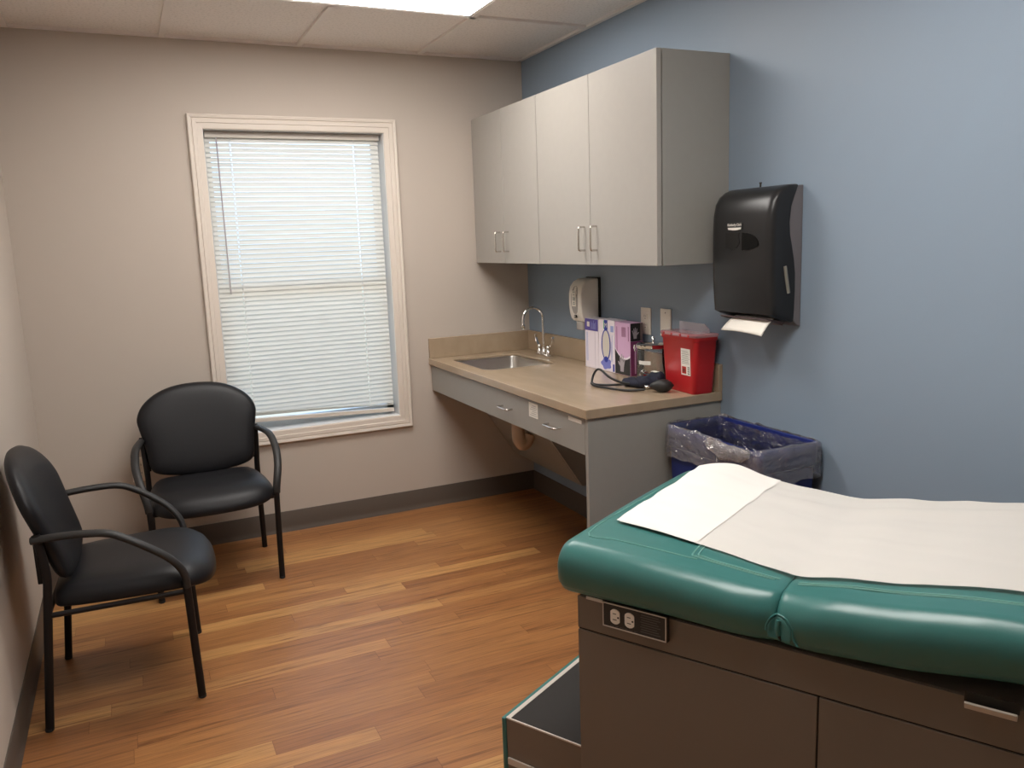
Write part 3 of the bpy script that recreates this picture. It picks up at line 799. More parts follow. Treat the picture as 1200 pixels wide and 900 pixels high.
obj('biohazard_square', lm_, M['redtext'], lb)
lm_ = B()
cyy, czz = -.044, .0915
for a in (90, 210, 330):
    c0 = (cyy+.0042*math.cos(R(a)), czz+.0042*math.sin(R(a)))
    for i in range(12):
        a0, a1 = 2*PI*i/12, 2*PI*(i+1)/12
        v = [lm_.verts.new((sf(c0[1])-.0024, c0[0]+r_*math.cos(q), c0[1]+r_*math.sin(q))) for r_, q in ((.0042, a0), (.0042, a1), (.0060, a1), (.0060, a0))]; lm_.faces.new(v)
obj('biohazard_symbol', lm_, M['slot'], lb)

# ------------------------------------------------------------------ blood pressure cuff
t = thing('blood_pressure_cuff', 'navy blood pressure cuff with black hose and squeeze bulb on the countertop', 'blood pressure cuff', (-.22, -1.40, ZC))
b = B()
def bag(bm, c, L, W, Hh, rot, n=20, m=10, wob=.12, seed=0):
    rnd = random.Random(seed); ph = [rnd.uniform(0, 6) for _ in range(4)]
    Rm = Matrix.Rotation(rot, 3, 'Z')
    rings = []
    for j in range(m+1):
        v = j/m; th = PI*v
        ring = []
        for i in range(n):
            a = 2*PI*i/n
            ca, sa = math.cos(a), math.sin(a)
            w_ = 1+wob*math.sin(3*a+ph[0])*math.sin(th)+wob*.6*math.sin(5*a+ph[1]+3*v)
            sx = math.copysign(abs(math.sin(th))**.6, 1)
            p = Vector((L*ca*sx*w_, W*sa*sx*w_, Hh*.5*(1-math.cos(th)*1) * (1+.15*math.sin(4*a+ph[2])*math.sin(th))))
            q = Rm @ Vector((p.x, p.y, 0)); ring.append(bm.verts.new((c[0]+q.x, c[1]+q.y, c[2]+p.z)))
        rings.append(ring)
    for A, C in zip(rings, rings[1:]):
        for k in range(n): bm.faces.new((A[k], A[(k+1) % n], C[(k+1) % n], C[k]))
    bmesh.ops.remove_doubles(bm, verts=bm.verts, dist=1e-5)
bag(b, (-.210, -1.395, ZC+.001), .080, .036, .034, R(-82), seed=1)
bag(b, (-.195, -1.45, ZC+.004), .055, .036, .046, R(-70), seed=2)
obj('folded_cuff', b, M['navy'], t, world=True, smooth=True, angle=60)
b = B(); bag(b, (-.155, -1.462, ZC+.006), .036, .026, .060, R(-60), wob=.05, seed=5)
obj('cuff_roll', b, M['navy'], t, world=True, smooth=True, angle=60)
b = B()
tube(b, [(-.225, -1.41, ZC+.016), (-.27, -1.375, ZC+.022), (-.30, -1.33, ZC+.042), (-.31, -1.285, ZC+.066), (-.315, -1.255, ZC+.062), (-.325, -1.24, ZC+.030), (-.335, -1.26, ZC+.008), (-.31, -1.31, ZC+.006), (-.262, -1.36, ZC+.010), (-.225, -1.40, ZC+.012)], .0048, 10, smooth=6)
tube(b, [(-.335, -1.245, ZC+.008), (-.350, -1.30, ZC+.006), (-.335, -1.38, ZC+.006), (-.30, -1.47, ZC+.006), (-.255, -1.52, ZC+.012)], .0048, 10, smooth=6)
obj('hose', b, M['rubber'], t, world=True, smooth=True)
b = B(); lathe(b, [(.004, 0), (.008, .003), (.014, .012), (.0225, .03), (.026, .05), (.023, .07), (.014, .084), (.006, .090), (.004, .093)], (0, 0, 0), 22, 'y')
b.transform(Matrix.Translation((-.236, -1.530, ZC+.0265)) @ Matrix.Rotation(R(-122), 4, 'Z'))
for v in b.verts: pass
obj('squeeze_bulb', b, M['rubber'], t, world=True, smooth=True)
b = B(); lathe(b, [(.006, -.016), (.007, -.012), (.007, -.002), (.005, .002)], (0, 0, 0), 14, 'y')
b.transform(Matrix.Translation((-.239, -1.527, ZC+.0225)) @ Matrix.Rotation(R(-122), 4, 'Z'))
obj('release_valve', b, M['chrome'], t, world=True, smooth=True)
b = B(); lathe(b, [(.0, 0), (.020, 0), (.022, .004), (.022, .016), (.018, .018), (0, .018)], (0, 0, 0), 20, 'z', cap=False)
b.transform(Matrix.Translation((-.185, -1.412, ZC+.042)) @ Matrix.Rotation(R(40), 4, 'X'))
obj('gauge', b, M['chrome'], t, world=True, smooth=True)
b = B(); box(b, (-.170, -1.472, ZC+.0655), (-.150, -1.440, ZC+.0675))
obj('tag', b, M['paper_label'], t, world=True)

# ------------------------------------------------------------------ towel dispenser
t = thing('towel_dispenser', 'large black wall-mounted paper towel dispenser on the blue wall', 'towel dispenser', (0, -1.93, 1.13))
Y0, Y1 = -2.083, -1.775
cov = [(-.028, 1.594), (-.06, 1.592), (-.088, 1.583), (-.112, 1.566), (-.128, 1.54), (-.137, 1.50), (-.140, 1.44), (-.139, 1.30), (-.134, 1.21), (-.130, 1.165), (-.10, 1.152), (-.036, 1.134),
       (-.033, 1.18), (-.031, 1.24), (-.032, 1.30), (-.038, 1.345), (-.048, 1.39), (-.058, 1.43), (-.061, 1.47), (-.055, 1.52), (-.042, 1.56)]
b = B()
# side profile with rounded plan: three slices each side
def slices(bm, prof, ys):
    L = []
    for y, off in ys:
        cx0 = -.07; cz0 = 1.36
        L.append([bm.verts.new((x + (off if x < -.065 else 0), y, z - (off*.25 if z > 1.55 else 0) + (off*.25 if z < 1.17 else 0))) for x, z in prof])
    n = len(prof)
    for A, C in zip(L, L[1:]):
        for i in range(n): bm.faces.new((A[i], A[(i+1) % n], C[(i+1) % n], C[i]))
    bm.faces.new(L[0][::-1]); bm.faces.new(L[-1])
slices(b, cov, ((Y0, .026), (Y0+.003, .012), (Y0+.012, .003), (Y0+.03, 0), (Y1-.03, 0), (Y1-.012, .003), (Y1-.003, .012), (Y1, .026)))
obj('cover', b, M['black'], t, world=True, smooth=True, angle=42)
obj('wall_housing', prism(B(), [(-.001, 1.590), (-.045, 1.588), (-.066, 1.50), (-.066, 1.42), (-.05, 1.2), (-.04, 1.145), (-.02, 1.125), (-.001, 1.118)], Y0+.002, Y1-.002, 'y'), M['greyplastic'], t, world=True, bevel=.003)
obj('towel_slot', prism(B(), [(-.04, 1.1325), (-.115, 1.149), (-.122, 1.146), (-.05, 1.122)], Y0+.035, Y1-.035, 'y'), mat('mauve_grey_plastic', (.14, .10, .10), .4), t, world=True)
obj('lock_pin', lathe(B(), [(.003, 1.588), (.003, 1.604), (.0045, 1.605), (.0045, 1.609)], (-.05, -1.93, 0), 10), M['slot'], t, world=True)
# logo
lg = obj('logo_plate', prism(B(), [(y, z) for y, z in rrect(-1.945, 1.449, -1.870, 1.475, .006)], -.1425, -.139, 'x'), mat('dark_plate', (.05, .05, .05), .3), t, world=True)
text_mesh('Kimberly-Clark', .0115, 'logo_text', M['paper_label'], t, Matrix.Translation(-Vector(t.location)) @ facing_x(-.1428, -1.9075, 1.4675))
obj('logo_band', prism(B(), [(-1.942, 1.458), (-1.873, 1.458), (-1.876, 1.452), (-1.9, 1.449), (-1.915, 1.449), (-1.939, 1.452)], -.1432, -.142, 'x'), M['white'], t, world=True)
# view windows: two curved openings
b = B(); pts = [(-1.945, 1.440)] + [(-1.945-.012-.07*math.sin(R(a))*1.0, 1.398+.042*math.cos(R(a))) for a in range(0, 91, 15)] + [(-2.02, 1.392), (-1.985, 1.382), (-1.945, 1.380)]
prism(b, pts, -.1425, -.138, 'x')
obj('view_window', b, M['blackglass'], t, world=True)
b = B(); pts = [(-1.932, 1.405), (-1.928, 1.43), (-1.93, 1.44)] + [(-1.86+.0*k, 1.44-.01*k) for k in range(0, 6)] + [(-1.895, 1.381), (-1.915, 1.388)]
prism(b, pts, -.1415, -.138, 'x')
obj('view_window', b, mat('smoked_window', (.010, .010, .010), .35), t, world=True)
# side lever
b = B(); tube(b, [(-.078, Y0-.001, 1.325), (-.070, Y0-.002, 1.28), (-.060, Y0-.001, 1.235)], .006, 10, smooth=4)
obj('side_sight_strip', b, mat('clear_grey_strip', (.22, .21, .18), .3), t, world=True, smooth=True)

tw = B()
def twf(u, v):
    y = -1.860 - .185*u; x0, z0, x1, z1 = -.085, 1.150, -.150, 1.100
    fold = .012*(1-u)
    return Vector((x0+(x1-x0)*v, y - .02*v*(1-u)*-1 - .012*v, z0+(z1-z0)*v + .004*math.sin(PI*u)*v + .006*math.sin(PI*v) - .006*u*v))
grid(tw, 12, 8, twf)
o = obj('paper_towel', tw, M['towel'], smooth=True)
sm = o.modifiers.new('s', 'SOLIDIFY'); sm.thickness = .004; sm.offset = 0
tag(o, 'white folded paper towel hanging from the bottom of the black dispenser', 'paper towel')

# ------------------------------------------------------------------ wastebasket and liner
t = thing('wastebasket', 'tall navy blue rectangular wastebasket against the blue wall', 'wastebasket', (-.155, -1.955, 0))
RZ = .742
b = B(); rings = []
prof = [(.001, .105, .205), (.006, .110, .212), (.35, .118, .232), (.66, .124, .246), (.665, .130, .252), (RZ-.004, .131, .253), (RZ, .129, .251), (RZ-.002, .125, .247), (.40, .113, .231), (.012, .104, .206)]
for z, hx, hy in prof: rings.append([b.verts.new((x, y, z)) for x, y in rrect(-hx, -hy, hx, hy, .022, 4)])
for A, C in zip(rings, rings[1:]):
    for i in range(len(A)): b.faces.new((A[i], A[(i+1) % len(A)], C[(i+1) % len(A)], C[i]))
b.faces.new(rings[0][::-1]); b.faces.new(rings[-1])
obj('bin_body', b, M['binblue'], t, smooth=True, angle=45)
# liner draped over the rim
b = B(); rings = []
rnd = random.Random(11)
NP = 160
def perim(hx, hy, s):
    P = rrect(-hx, -hy, hx, hy, .022, 6); n = len(P)
    L = [0]
    for i in range(n): a, c = P[i], P[(i+1) % n]; L.append(L[-1]+math.hypot(c[0]-a[0], c[1]-a[1]))
    d = s*L[-1]
    for i in range(n):
        if L[i] <= d <= L[i+1]+1e-9:
            tt = (d-L[i])/(L[i+1]-L[i]); a, c = P[i], P[(i+1) % n]; return a[0]+(c[0]-a[0])*tt, a[1]+(c[1]-a[1])*tt
from mathutils import noise
path = [(RZ-.35, -.016), (RZ-.2, -.013), (RZ-.08, -.010), (RZ-.02, -.007), (RZ+.004, -.002), (RZ+.006, .004), (RZ-.004, .008), (RZ-.03, .010), (RZ-.06, .010), (RZ-.09, .009), (RZ-.115, .008)]
for j, (z, off) in enumerate(path):
    ring = []
    for i in range(NP):
        s = i/NP
        hx = .128+off; hy = .250+off
        x, y = perim(hx, hy, s)
        nz = noise.noise(Vector((x*20+j*.5, y*20+j*.5, j*.35)))
        n2 = noise.noise(Vector((x*60, y*60, j*.9)))
        dd = 1 + (0 if y > 9 else 0)
        out = j >= 6
        amp = .006 if j < 4 else (.005 if j < 6 else .013)
        lx, ly = x/(abs(x)+abs(y)+1e-6), y/(abs(x)+abs(y)+1e-6)
        room = 0 if (x > .10 or y > .235) else 1     # wall and end panel leave no space
        k_ = amp*(max(nz, -.2)+.5*n2)
        if out: x += lx*max(0, k_)*room; y += ly*max(0, k_)*room
        elif j < 4: x -= lx*max(0, k_)*1.5; y -= ly*max(0, k_)*1.5
        zz = z + (.012*nz if j > 4 else 0)
        if j >= 9: zz += .014*noise.noise(Vector((x*9, y*9, 3.3)))
        # gathered bunch in the front middle-right
        if x < -.09 and j >= 3:
            g = math.exp(-((y+.15)/.07)**2)
            zz -= g*.018*(1 if j < 7 else 0); x -= g*.014*(.6+n2) if out or j > 3 else 0
            zz += g*.03*max(0, n2)
        if x > .125: x = .1385-.004*(j < 6)
        ring.append(b.verts.new((x, y, zz)))
    rings.append(ring)
for j, (A, C) in enumerate(zip(rings, rings[1:])):
    for i in range(NP): b.faces.new((A[i], A[(i+1) % NP], C[(i+1) % NP], C[i])).material_index = 1 if j < 4 else 0
tl = thing('bin_liner', 'clear crinkled plastic liner folded over the rim of the navy wastebasket', 'bin liner', (-.155, -1.955, .30))
b.transform(Matrix.Translation((0, 0, -.30)))
obj('liner_bag', b, [M['liner'], M['liner_in']], tl, smooth=True, angle=180)
# knotted bunch of spare liner
b = B(); rings = []
for j in range(15):
    v = j/14
    rr = .020*(.35+.65*math.sin(PI*min(1, v*1.05))**.5)+.002
    cy = -.005-.215*v; cz = RZ-.300-.012-.016*math.sin(PI*v); cxx = -.146
    ring = []
    for i in range(22):
        a = 2*PI*i/22
        q = rr*(1+.5*noise.noise(Vector((math.cos(a)*1.6, math.sin(a)*1.6, v*7))))
        ring.append(b.verts.new((cxx+q*.62*math.cos(a), cy, cz+q*1.25*math.sin(a))))
    rings.append(ring)
for A, C in zip(rings, rings[1:]):
    for i in range(22): b.faces.new((A[i], A[(i+1) % 22], C[(i+1) % 22], C[i]))
obj('gathered_knot', b, M['liner'], tl, smooth=True, angle=180)

# ------------------------------------------------------------------ exam table
et = thing('exam_table', 'teal-cushioned exam table with taupe metal base and pull-out step', 'exam table', (-1.248, -2.714, 0), R(-61.22))
AL = 1.42     # length of base
BW = .60      # width of base
def lerp(pts, x):
    if x <= pts[0][0]: return pts[0][1]
    for (x0, y0_), (x1, y1_) in zip(pts, pts[1:]):
        if x <= x1:
            t_ = (x-x0)/(x1-x0); t_ = t_*t_*(3-2*t_)*.5+t_*.5; return y0_+(y1_-y0_)*t_
    return pts[-1][1]
top = lambda a: lerp([(-.05, .793), (.15, .791), (.30, .784), (.435, .775), (.55, .792), (.80, .822), (1.5, .90)], a)
bot = lambda a: lerp([(-.05, .682), (.20, .685), (.43, .682), (.62, .694), (.83, .722), (1.5, .80)], a)
base = obj('base_cabinet', bx((.002, .002, .09), (AL, BW, .676)), M['taupe'], et, bevel=.002)
obj('plinth', bx((.04, .04, 0), (AL-.04, BW-.04, .0895)), M['slot'], et)
# near side panels (b=0 side)
obj('upper_rail_panel', bx((0, -.004, .602), (AL, .0015, .676)), M['taupe'], et, bevel=.0015)
obj('side_panel', bx((0, -.004, .092), (.5095, .0015, .5985)), M['taupe'], et, bevel=.0015)
obj('side_panel', bx((.5125, -.004, .092), (AL, .0015, .5985)), M['taupe'], et, bevel=.0015)
b = B(); box(b, (.001, .0005, .5975), (AL-.001, .0016, .603)); box(b, (.509, .0005, .092), (.513, .0016, .6)); obj('shadow_gap', b, M['gap'], base)
# pull
hd = B(); prism(hd, [(-.0045, .660), (-.018, .662), (-.024, .674), (-.020, .676), (-.016, .668), (-.0045, .666)], .744, .818, 'x')
b = hd
hdl = obj('drawer_pull', b, M['taupe_edge'], et, bevel=.001, label='light metal pull')
obj('pull_recess', bx((.742, -.0050, .667), (.820, -.0042, .686)), M['slot'], hdl)
# outlet box
oo = obj('outlet_box', bx((.069, -.016, .6285), (.2175, -.0045, .6845)), M['slot'], et, bevel=.001, label='black outlet plate')
b = B()
for a_, c_ in (((.070, -.0172, .6295), (.2160, -.0158, .6318)), ((.070, -.0172, .6812), (.2160, -.0158, .6835)), ((.070, -.0172, .6295), (.0722, -.0158, .6835)), ((.2138, -.0172, .6295), (.2160, -.0158, .6835))): box(b, a_, c_)
obj('plate_border', b, M['taupe_edge'], oo)
for xx in (.100, .1335):
    f = obj('receptacle', prism(B(), [(xx+.0125*max(-.86, min(.86, math.cos(a_)*1.15)), .6565+.0165*math.sin(a_)) for a_ in [2*PI*i/24 for i in range(24)]], -.0182, -.0158, 'y'), M['plate'], oo)
    b = B(); box(b, (xx-.005, -.0186, .6622), (xx+.003, -.0181, .6638)); box(b, (xx-.005, -.0186, .6492), (xx+.004, -.0181, .6508)); lathe(b, [(.0022, -.0186), (.0022, -.0181)], (xx+.0075, 0, .6560), 8, 'y')
    obj('slots', b, M['slot'], f)
b = B()
for i in range(8): box(b, (.158+.002*(i % 2), -.0164, .6380+i*.0052), (.203-.004*(i % 3), -.0159, .6395+i*.0052))
for i in range(6): box(b, (.088+.011*i, -.0164, .6340), (.096+.011*i, -.0159, .6350))
obj('printed_text', b, mat('dim_print', (.10, .095, .09), .7), oo)
b = B(); box(b, (.028, -.0145, .6775), (.0685, -.0045, .6845)); obj('switch_bar', b, M['taupe_edge'], et, bevel=.001)
b = B(); box(b, (.029, -.0125, .6847), (.090, -.0045, .6905)); obj('switch_recess', b, M['slot'], et)

def cushion_mesh(a0, a1, ins, ds, b0=-.028, b1=.676, n=None):
    """rounded cross-section swept along a; ins(a) = shrink"""
    bm = B(); st = []
    rnd_ = .034
    aa = [0, .003, .008, .015, .024, .034]
    A_ = [a0+q for q in aa]; k = a0+.05
    while k < a1-.05: A_.append(k); k += .02
    A_ += [a1-q for q in aa[::-1]]
    rings = []
    for a in A_:
        d = max(ins(a), 0)
        zt_, zb_ = top(a), bot(a)
        hh = zt_-zb_
        # cross-section superellipse-ish: points clockwise
        pts = []
        rt, rb = .046, .020
        dist = max(0, ds(a))
        tS = .017*max(0, 1-dist/.085)**2 + .004*max(0, 1-dist/.012)**2
        tT = .0035*max(0, 1-dist/.012)**2
        z0, z1, y0, y1 = zb_+d*.8, zt_-d-tT, b0+d+tS, b1-d-tS
        rt = min(rt, (z1-z0)*.52); rb = min(rb, (z1-z0)*.38)
        for i in range(9): q = R(90+90*i/8); pts.append((y0+rt+rt*math.cos(q), z1-rt+rt*math.sin(q)))
        for i in range(7): q = R(180+90*i/6); pts.append((y0+.006+rb+rb*math.cos(q) if i else y0+.001, z0+rb+rb*math.sin(q)))
        for i in range(7): q = R(270+90*i/6); pts.append((y1-.006-rb+rb*math.cos(q), z0+rb+rb*math.sin(q)))
        for i in range(9): q = R(0+90*i/8); pts.append((y1-rt+rt*math.cos(q), z1-rt+rt*math.sin(q)))
        # crown across the top
        for i in range(1, 14):
            u = i/14; pts.append((y1-rt-(y1-y0-2*rt)*u, z1+.004*math.sin(PI*u)))
        rings.append([bm.verts.new((a, y, z)) for y, z in pts])
    for A, C in zip(rings, rings[1:]):
        n_ = len(A)
        for i in range(n_): bm.faces.new((A[i], A[(i+1) % n_], C[(i+1) % n_], C[i]))
    bm.faces.new(rings[0][::-1]); bm.faces.new(rings[-1])
    return bm
def ins_end(d, R_=.034, amt=.030):      # rounding as distance from the end
    if d >= R_: return 0
    u = 1-d/R_; return amt*(1-math.sqrt(max(0, 1-u*u)))
def ins_seam(d, R_=.034, amt=.013):
    if d >= R_: return 0
    u = 1-d/R_; return amt*u**2.2
SE = .432
obj('seat_cushion', cushion_mesh(-.048, SE, lambda a: ins_end(a+.048), lambda a: SE-a), M['greenvinyl'], et, smooth=True, angle=70)
obj('back_cushion', cushion_mesh(SE+.0005, AL+.03, lambda a: ins_end(AL+.03-a), lambda a: a-SE), M['greenvinyl'], et, smooth=True, angle=70)
def ct_(a, bb, o=.0005): return (a, bb, top(a)+o+.004*math.sin(PI*max(0, min(1, (bb-.02)/.61))))
def stitched(pts, r=.0019):
    b = B(); tube(b, [ct_(*q) for q in pts], r, 6, smooth=4); return b
obj('stitching', stitched([(-.01, .60), (-.012, .30), (-.01, .066), (.06, .060), (.15, .058), (.248, .060)], .0013), M['stitch'], et)
p2 = [(.235, .62), (.225, .35), (.228, .10), (.25, .070), (.32, .062), (.405, .062)]
obj('stitching', stitched(p2), M['stitch'], et)
obj('stitching', stitched([(a+.01, bb+.008) for a, bb in p2]), M['stitch'], et)
obj('stitching', stitched([(.45+.09*i, .062) for i in range(11)]), M['stitch'], et)
obj('stitching', stitched([(.45+.09*i, .070) for i in range(11)]), M['stitch'], et)
# crease tab on the near side
def side_b(a, z, o=0):
    return -.028 + .017*max(0, 1-abs(a-SE)/.085)**2 + .004*max(0, 1-abs(a-SE)/.012)**2 + .10*max(0, z-.745) - o
ca, cz = SE+.010, .711
arch = [(ca+.026*math.cos(R(q)), cz+.034*math.sin(R(q))) for q in range(180, -1, -12)] + [(ca+.029, cz-.008), (ca+.035, cz-.014)]
tb = obj('corner_tab', tube(B(), [(a_, side_b(a_, z_, -.0005), z_) for a_, z_ in arch], .0019, 8, smooth=2), M['greenvinyl'], et, smooth=True)
b = B()
pts = [(ca+.024*math.cos(R(q)), cz+.030*math.sin(R(q))) for q in range(0, 181, 12)] + [(ca-.022, cz-.014), (ca+.022, cz-.014)]
pillow(b, pts, .006, lambda u, v, w: (u, side_b(u, v, .000)+w, v), rings=6)
obj('tab_patch', b, M['greenvinyl'], tb, smooth=True, angle=80)
obj('tab_fold', tube(B(), [(ca-.002, side_b(ca, .735, .0025), .736), (ca-.003, side_b(ca, .72, .005), .720), (ca-.001, side_b(ca, .71, .004), .708)], .0048, 10, smooth=4), M['greenvinyl'], tb, smooth=True)
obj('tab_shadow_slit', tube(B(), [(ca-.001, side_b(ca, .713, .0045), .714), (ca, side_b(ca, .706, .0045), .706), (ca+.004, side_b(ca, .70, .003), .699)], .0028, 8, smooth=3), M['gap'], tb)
# pull-out step
sa0, sa1, sb0, sb1, sz = -.284, -.001, .095, .53, .238
st_ = obj('step', bx((sa0, sb0, .06), (sa1, sb1, sz-.004)), M['taupe'], et, bevel=.001)
obj('step_tread', bx((sa0+.012, sb0+.004, sz-.004), (sa1, sb1-.004, sz-.001)), M['tread'], st_)
b = B(); box(b, (sa0, sb0-.001, sz-.004), (sa0+.012, sb1+.001, sz)); box(b, (sa0+.012, sb0-.001, sz-.004), (sa1, sb0+.003, sz)); box(b, (sa0+.012, sb1-.003, sz-.004), (sa1, sb1+.001, sz))
obj('step_edging', b, M['taupe_edge'], st_)
obj('step_bumper', bx((sa0-.014, sb0-.004, .075), (sa0-.0005, sb1+.004, sz-.002)), M['greenvinyl'], st_, bevel=.005, seg=3)
b = B(); box(b, (sa0+.004, sb0-.006, .110), (sa1, sb0-.0005, .128)); obj('step_side_rail', b, M['taupe_edge'], st_, bevel=.001)

# paper sheet on the table
def sheet_z(a, bb):
    z = ct_(a, bb)[2]+.0035
    u = (bb-.12)/.54
    hump = math.exp(-((a-.085)/.085)**2)*max(0, u)**1.6*.030
    wr = .0035*noise.noise(Vector((a*5, bb*14, 0))) + .0025*noise.noise(Vector((a*13+3*bb, bb*9, 5)))
    wr += .006*math.exp(-(((bb-.50)-.10*(a-.3))/.03)**2)*max(0, min(1, (a-.15)*4))
    wr += .003*abs(noise.noise(Vector((a*3+bb*12, bb*5, 9)))) + .006*max(0, .28-abs(noise.noise(Vector((a*4, bb*11+a*3, 2)))))
    return z+hump+max(wr, -.0022)+.001
def near_edge(a): return lerp([(0, .152), (.22, .124), (.45, .088), (.8, .104), (1.4, .10)], a)
def far_edge(a): return lerp([(0, .615), (.12, .645), (.25, .640), (1.4, .640)], a)
pp = thing('exam_paper', 'white paper sheet spread over the teal exam table cushion', 'exam paper', tuple(et.location), R(-61.22))
def sh(u, v):
    a = .022+u*1.30; n0, f0 = near_edge(a), far_edge(a); bb = n0+(f0-n0)*v
    return Vector((a, bb, sheet_z(a, bb)))
o = obj('paper_sheet', grid(B(), 110, 44, sh), M['sheet'], pp, smooth=True, angle=180)
def sh2(u, v):
    a = .014+u*(.205+.012*v); n0, f0 = near_edge(a)-.001, far_edge(a)+.001; bb = n0+(f0-n0)*v
    return Vector((a, bb, sheet_z(a, bb)+.0016))
o = obj('folded_end', grid(B(), 30, 44, sh2), M['sheet2'], pp, smooth=True, angle=180)

# ------------------------------------------------------------------ chairs
def make_chair(label, loc, rz):
    """local: x right, y forward"""
    t = thing('armchair', label, 'chair', loc, rz, 'black vinyl armchairs')
    # seat: rounded outline, waterfall front
    out = []
    ctrl = [(0, .303), (.13, .295), (.205, .266), (.245, .205), (.252, .10), (.245, -.02), (.228, -.13), (.19, -.175), (0, -.185), (-.19, -.175), (-.228, -.13), (-.245, -.02), (-.252, .10), (-.245, .205), (-.205, .266), (-.13, .295)]
    out = [(q.x, q.y) for q in catmull([(u, v, 0) for u, v in ctrl], 4, True)]
    def pl(u, v, w):
        z = .387 + (w*1.52 if w > 0 else w*.4)
        z += .006*(v+.18)/.5 - .030*max(0, (v-.14)/.18)**2*(1 if w > 0 else .9) 
        z -= .010*(1-(u/.25)**2)*(1 if w > 0 else 0)*max(0, 1-abs(v)/.3)
        return (u, v, z)
    obj('seat', pillow(B(), out, .094, pl, p=5.5, rings=9, center=(0, .05)), M['chairvinyl'], t, smooth=True, angle=80)
    # backrest
    ctrl = [(0, .845), (.10, .836), (.175, .809), (.232, .765), (.258, .712), (.254, .665), (.240, .60), (.232, .54), (.226, .50), (.205, .468), (.13, .448), (0, .436)]
    ctrl = ctrl + [(-u, v) for u, v in ctrl[-2:0:-1]]
    out = [(q.x, q.y) for q in catmull([(u, v, 0) for u, v in ctrl], 4, True)]
    def pb(u, v, w):
        s = (v-.44)/.41
        y = -.135-.112*s + .018*(u/.25)**2*(.4+.6*s) - .022*s*s
        return (u, y+w, v-.0*w)
    obj('backrest', pillow(B(), out, .058, pb, p=7, rings=8, center=(0, .63)), M['chairvinyl'], t, smooth=True, angle=80)
    for s in (-1, 1):
        r = .0125
        x = .258*s
        # front leg rises past the seat and bends back under the arm
        fl_ = [(s*.248, .216, .006), (s*.252, .210, .22), (s*.256, .206, .395)]
        obj('leg', tube(B(), fl_, r, 12, smooth=4), M['chairmetal'], t, smooth=True)
        rl_ = [(s*.247, -.226, .006), (s*.243, -.205, .22), (s*.240, -.185, .42), (s*.242, -.178, .50), (s*.246, -.188, .60), (s*.246, -.192, .628)]
        obj('leg', tube(B(), rl_, r, 12, smooth=4), M['chairmetal'], t, smooth=True)
        am = [(s*.256, .206, .390), (s*.259, .205, .42), (s*.268, .192, .462), (s*.280, .158, .508), (s*.288, .100, .556), (s*.286, .045, .592), (s*.282, .012, .608), (s*.276, -.03, .616), (s*.262, -.11, .618), (s*.250, -.185, .614), (s*.248, -.206, .612)]
        obj('armrest', tube(B(), am, .013, 14, smooth=5, flat=(.0165, .0115, Vector((1, 0, 0)))), M['armrest'], t, smooth=True)
        obj('seat_rail', tube(B(), [(s*.240, -.19, .368), (s*.245, 0, .370), (s*.252, .204, .374)], .0085, 10, smooth=3), M['chairmetal'], t, smooth=True)
        for q in ((.248, .222), (.247, -.226)):
            pass
        b = B(); box(b, (s*.222, -.205, .47), (s*.238, -.178, .60)); obj('back_bracket', b, M['chairmetal'], t, bevel=.003)
        b = B(); lathe(b, [(.011, 0), (.0128, .002), (.0128, .010), (.0115, .012)], (s*.248, .2165, 0), 14); obj('foot_glide', b, M['rubber'], t, smooth=True)
        b = B(); lathe(b, [(.011, 0), (.0128, .002), (.0128, .010), (.0115, .012)], (s*.247, -.2265, 0), 14); obj('foot_glide', b, M['rubber'], t, smooth=True)
    obj('cross_rail', tube(B(), [(-.25, .205, .376), (.25, .205, .376)], .0085, 10), M['chairmetal'], t, smooth=True)
    obj('cross_rail', tube(B(), [(-.24, -.19, .368), (.24, -.19, .368)], .0085, 10), M['chairmetal'], t, smooth=True)
    return t
make_chair('black vinyl armchair against the left wall, seen side-on in front', (-2.182, -1.228, 0), R(-93.0))
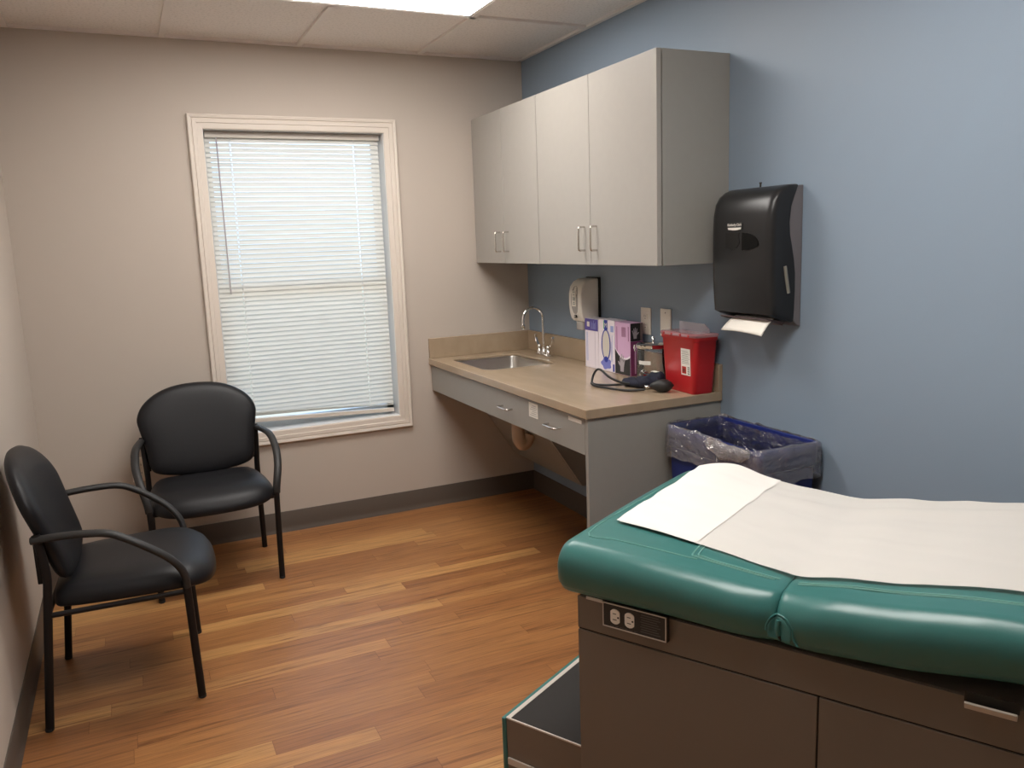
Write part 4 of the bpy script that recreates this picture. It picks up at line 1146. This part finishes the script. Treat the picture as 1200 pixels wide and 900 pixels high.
make_chair('black vinyl armchair below the window, turned toward the room', (-1.822, -.400, 0), R(181.0))

# ------------------------------------------------------------------ outside, light, camera
wd = bpy.data.worlds.new('sky'); S.world = wd; wd.use_nodes = True
n = wd.node_tree.nodes; l = wd.node_tree.links
bg = n['Background']
tc = n.new('ShaderNodeTexCoord'); sp = n.new('ShaderNodeSeparateXYZ'); cr = n.new('ShaderNodeValToRGB')
l.new(tc.outputs['Generated'], sp.inputs[0])
mr = n.new('ShaderNodeMapRange'); mr.inputs[1].default_value = -1; mr.inputs[2].default_value = 1; l.new(sp.outputs['Z'], mr.inputs[0])
l.new(mr.outputs[0], cr.inputs[0]); l.new(cr.outputs[0], bg.inputs[0])
e = cr.color_ramp.elements; e[0].position = 0; e[0].color = (.30, .32, .30, 1); e[1].position = 1; e[1].color = (.32, .55, 1, 1)
for p_, c_ in ((.47, (.34, .38, .36)), (.50, (.60, .80, 1.0)), (.65, (.40, .66, 1.0))):
    k = e.new(p_); k.color = (*c_, 1)
bg.inputs[1].default_value = 2.6

cam = bpy.data.cameras.new('camera'); co = bpy.data.objects.new('camera', cam); link(co)
C = Vector((-2.0681, -4.1716, 1.4346)); yaw, pit, rol, f_ = -0.4362, -0.1717, -0.036, 954.95
fw = Vector((-math.sin(yaw)*math.cos(pit), math.cos(yaw)*math.cos(pit), math.sin(pit)))
r0 = Vector((math.cos(yaw), math.sin(yaw), 0)); u0 = r0.cross(fw)
rt = r0*math.cos(rol)+u0*math.sin(rol); up = rt.cross(fw)
mw = Matrix(((rt.x, up.x, -fw.x, C.x), (rt.y, up.y, -fw.y, C.y), (rt.z, up.z, -fw.z, C.z), (0, 0, 0, 1)))
co.matrix_world = mw
cam.sensor_width = 36; cam.sensor_fit = 'HORIZONTAL'; cam.lens = 36*f_/1200; cam.clip_start = .02
S.camera = co
S.view_settings.view_transform = 'Standard'; S.view_settings.look = 'None'
S.view_settings.exposure = .33; S.view_settings.gamma = 1; S.view_settings.use_curve_mapping = False
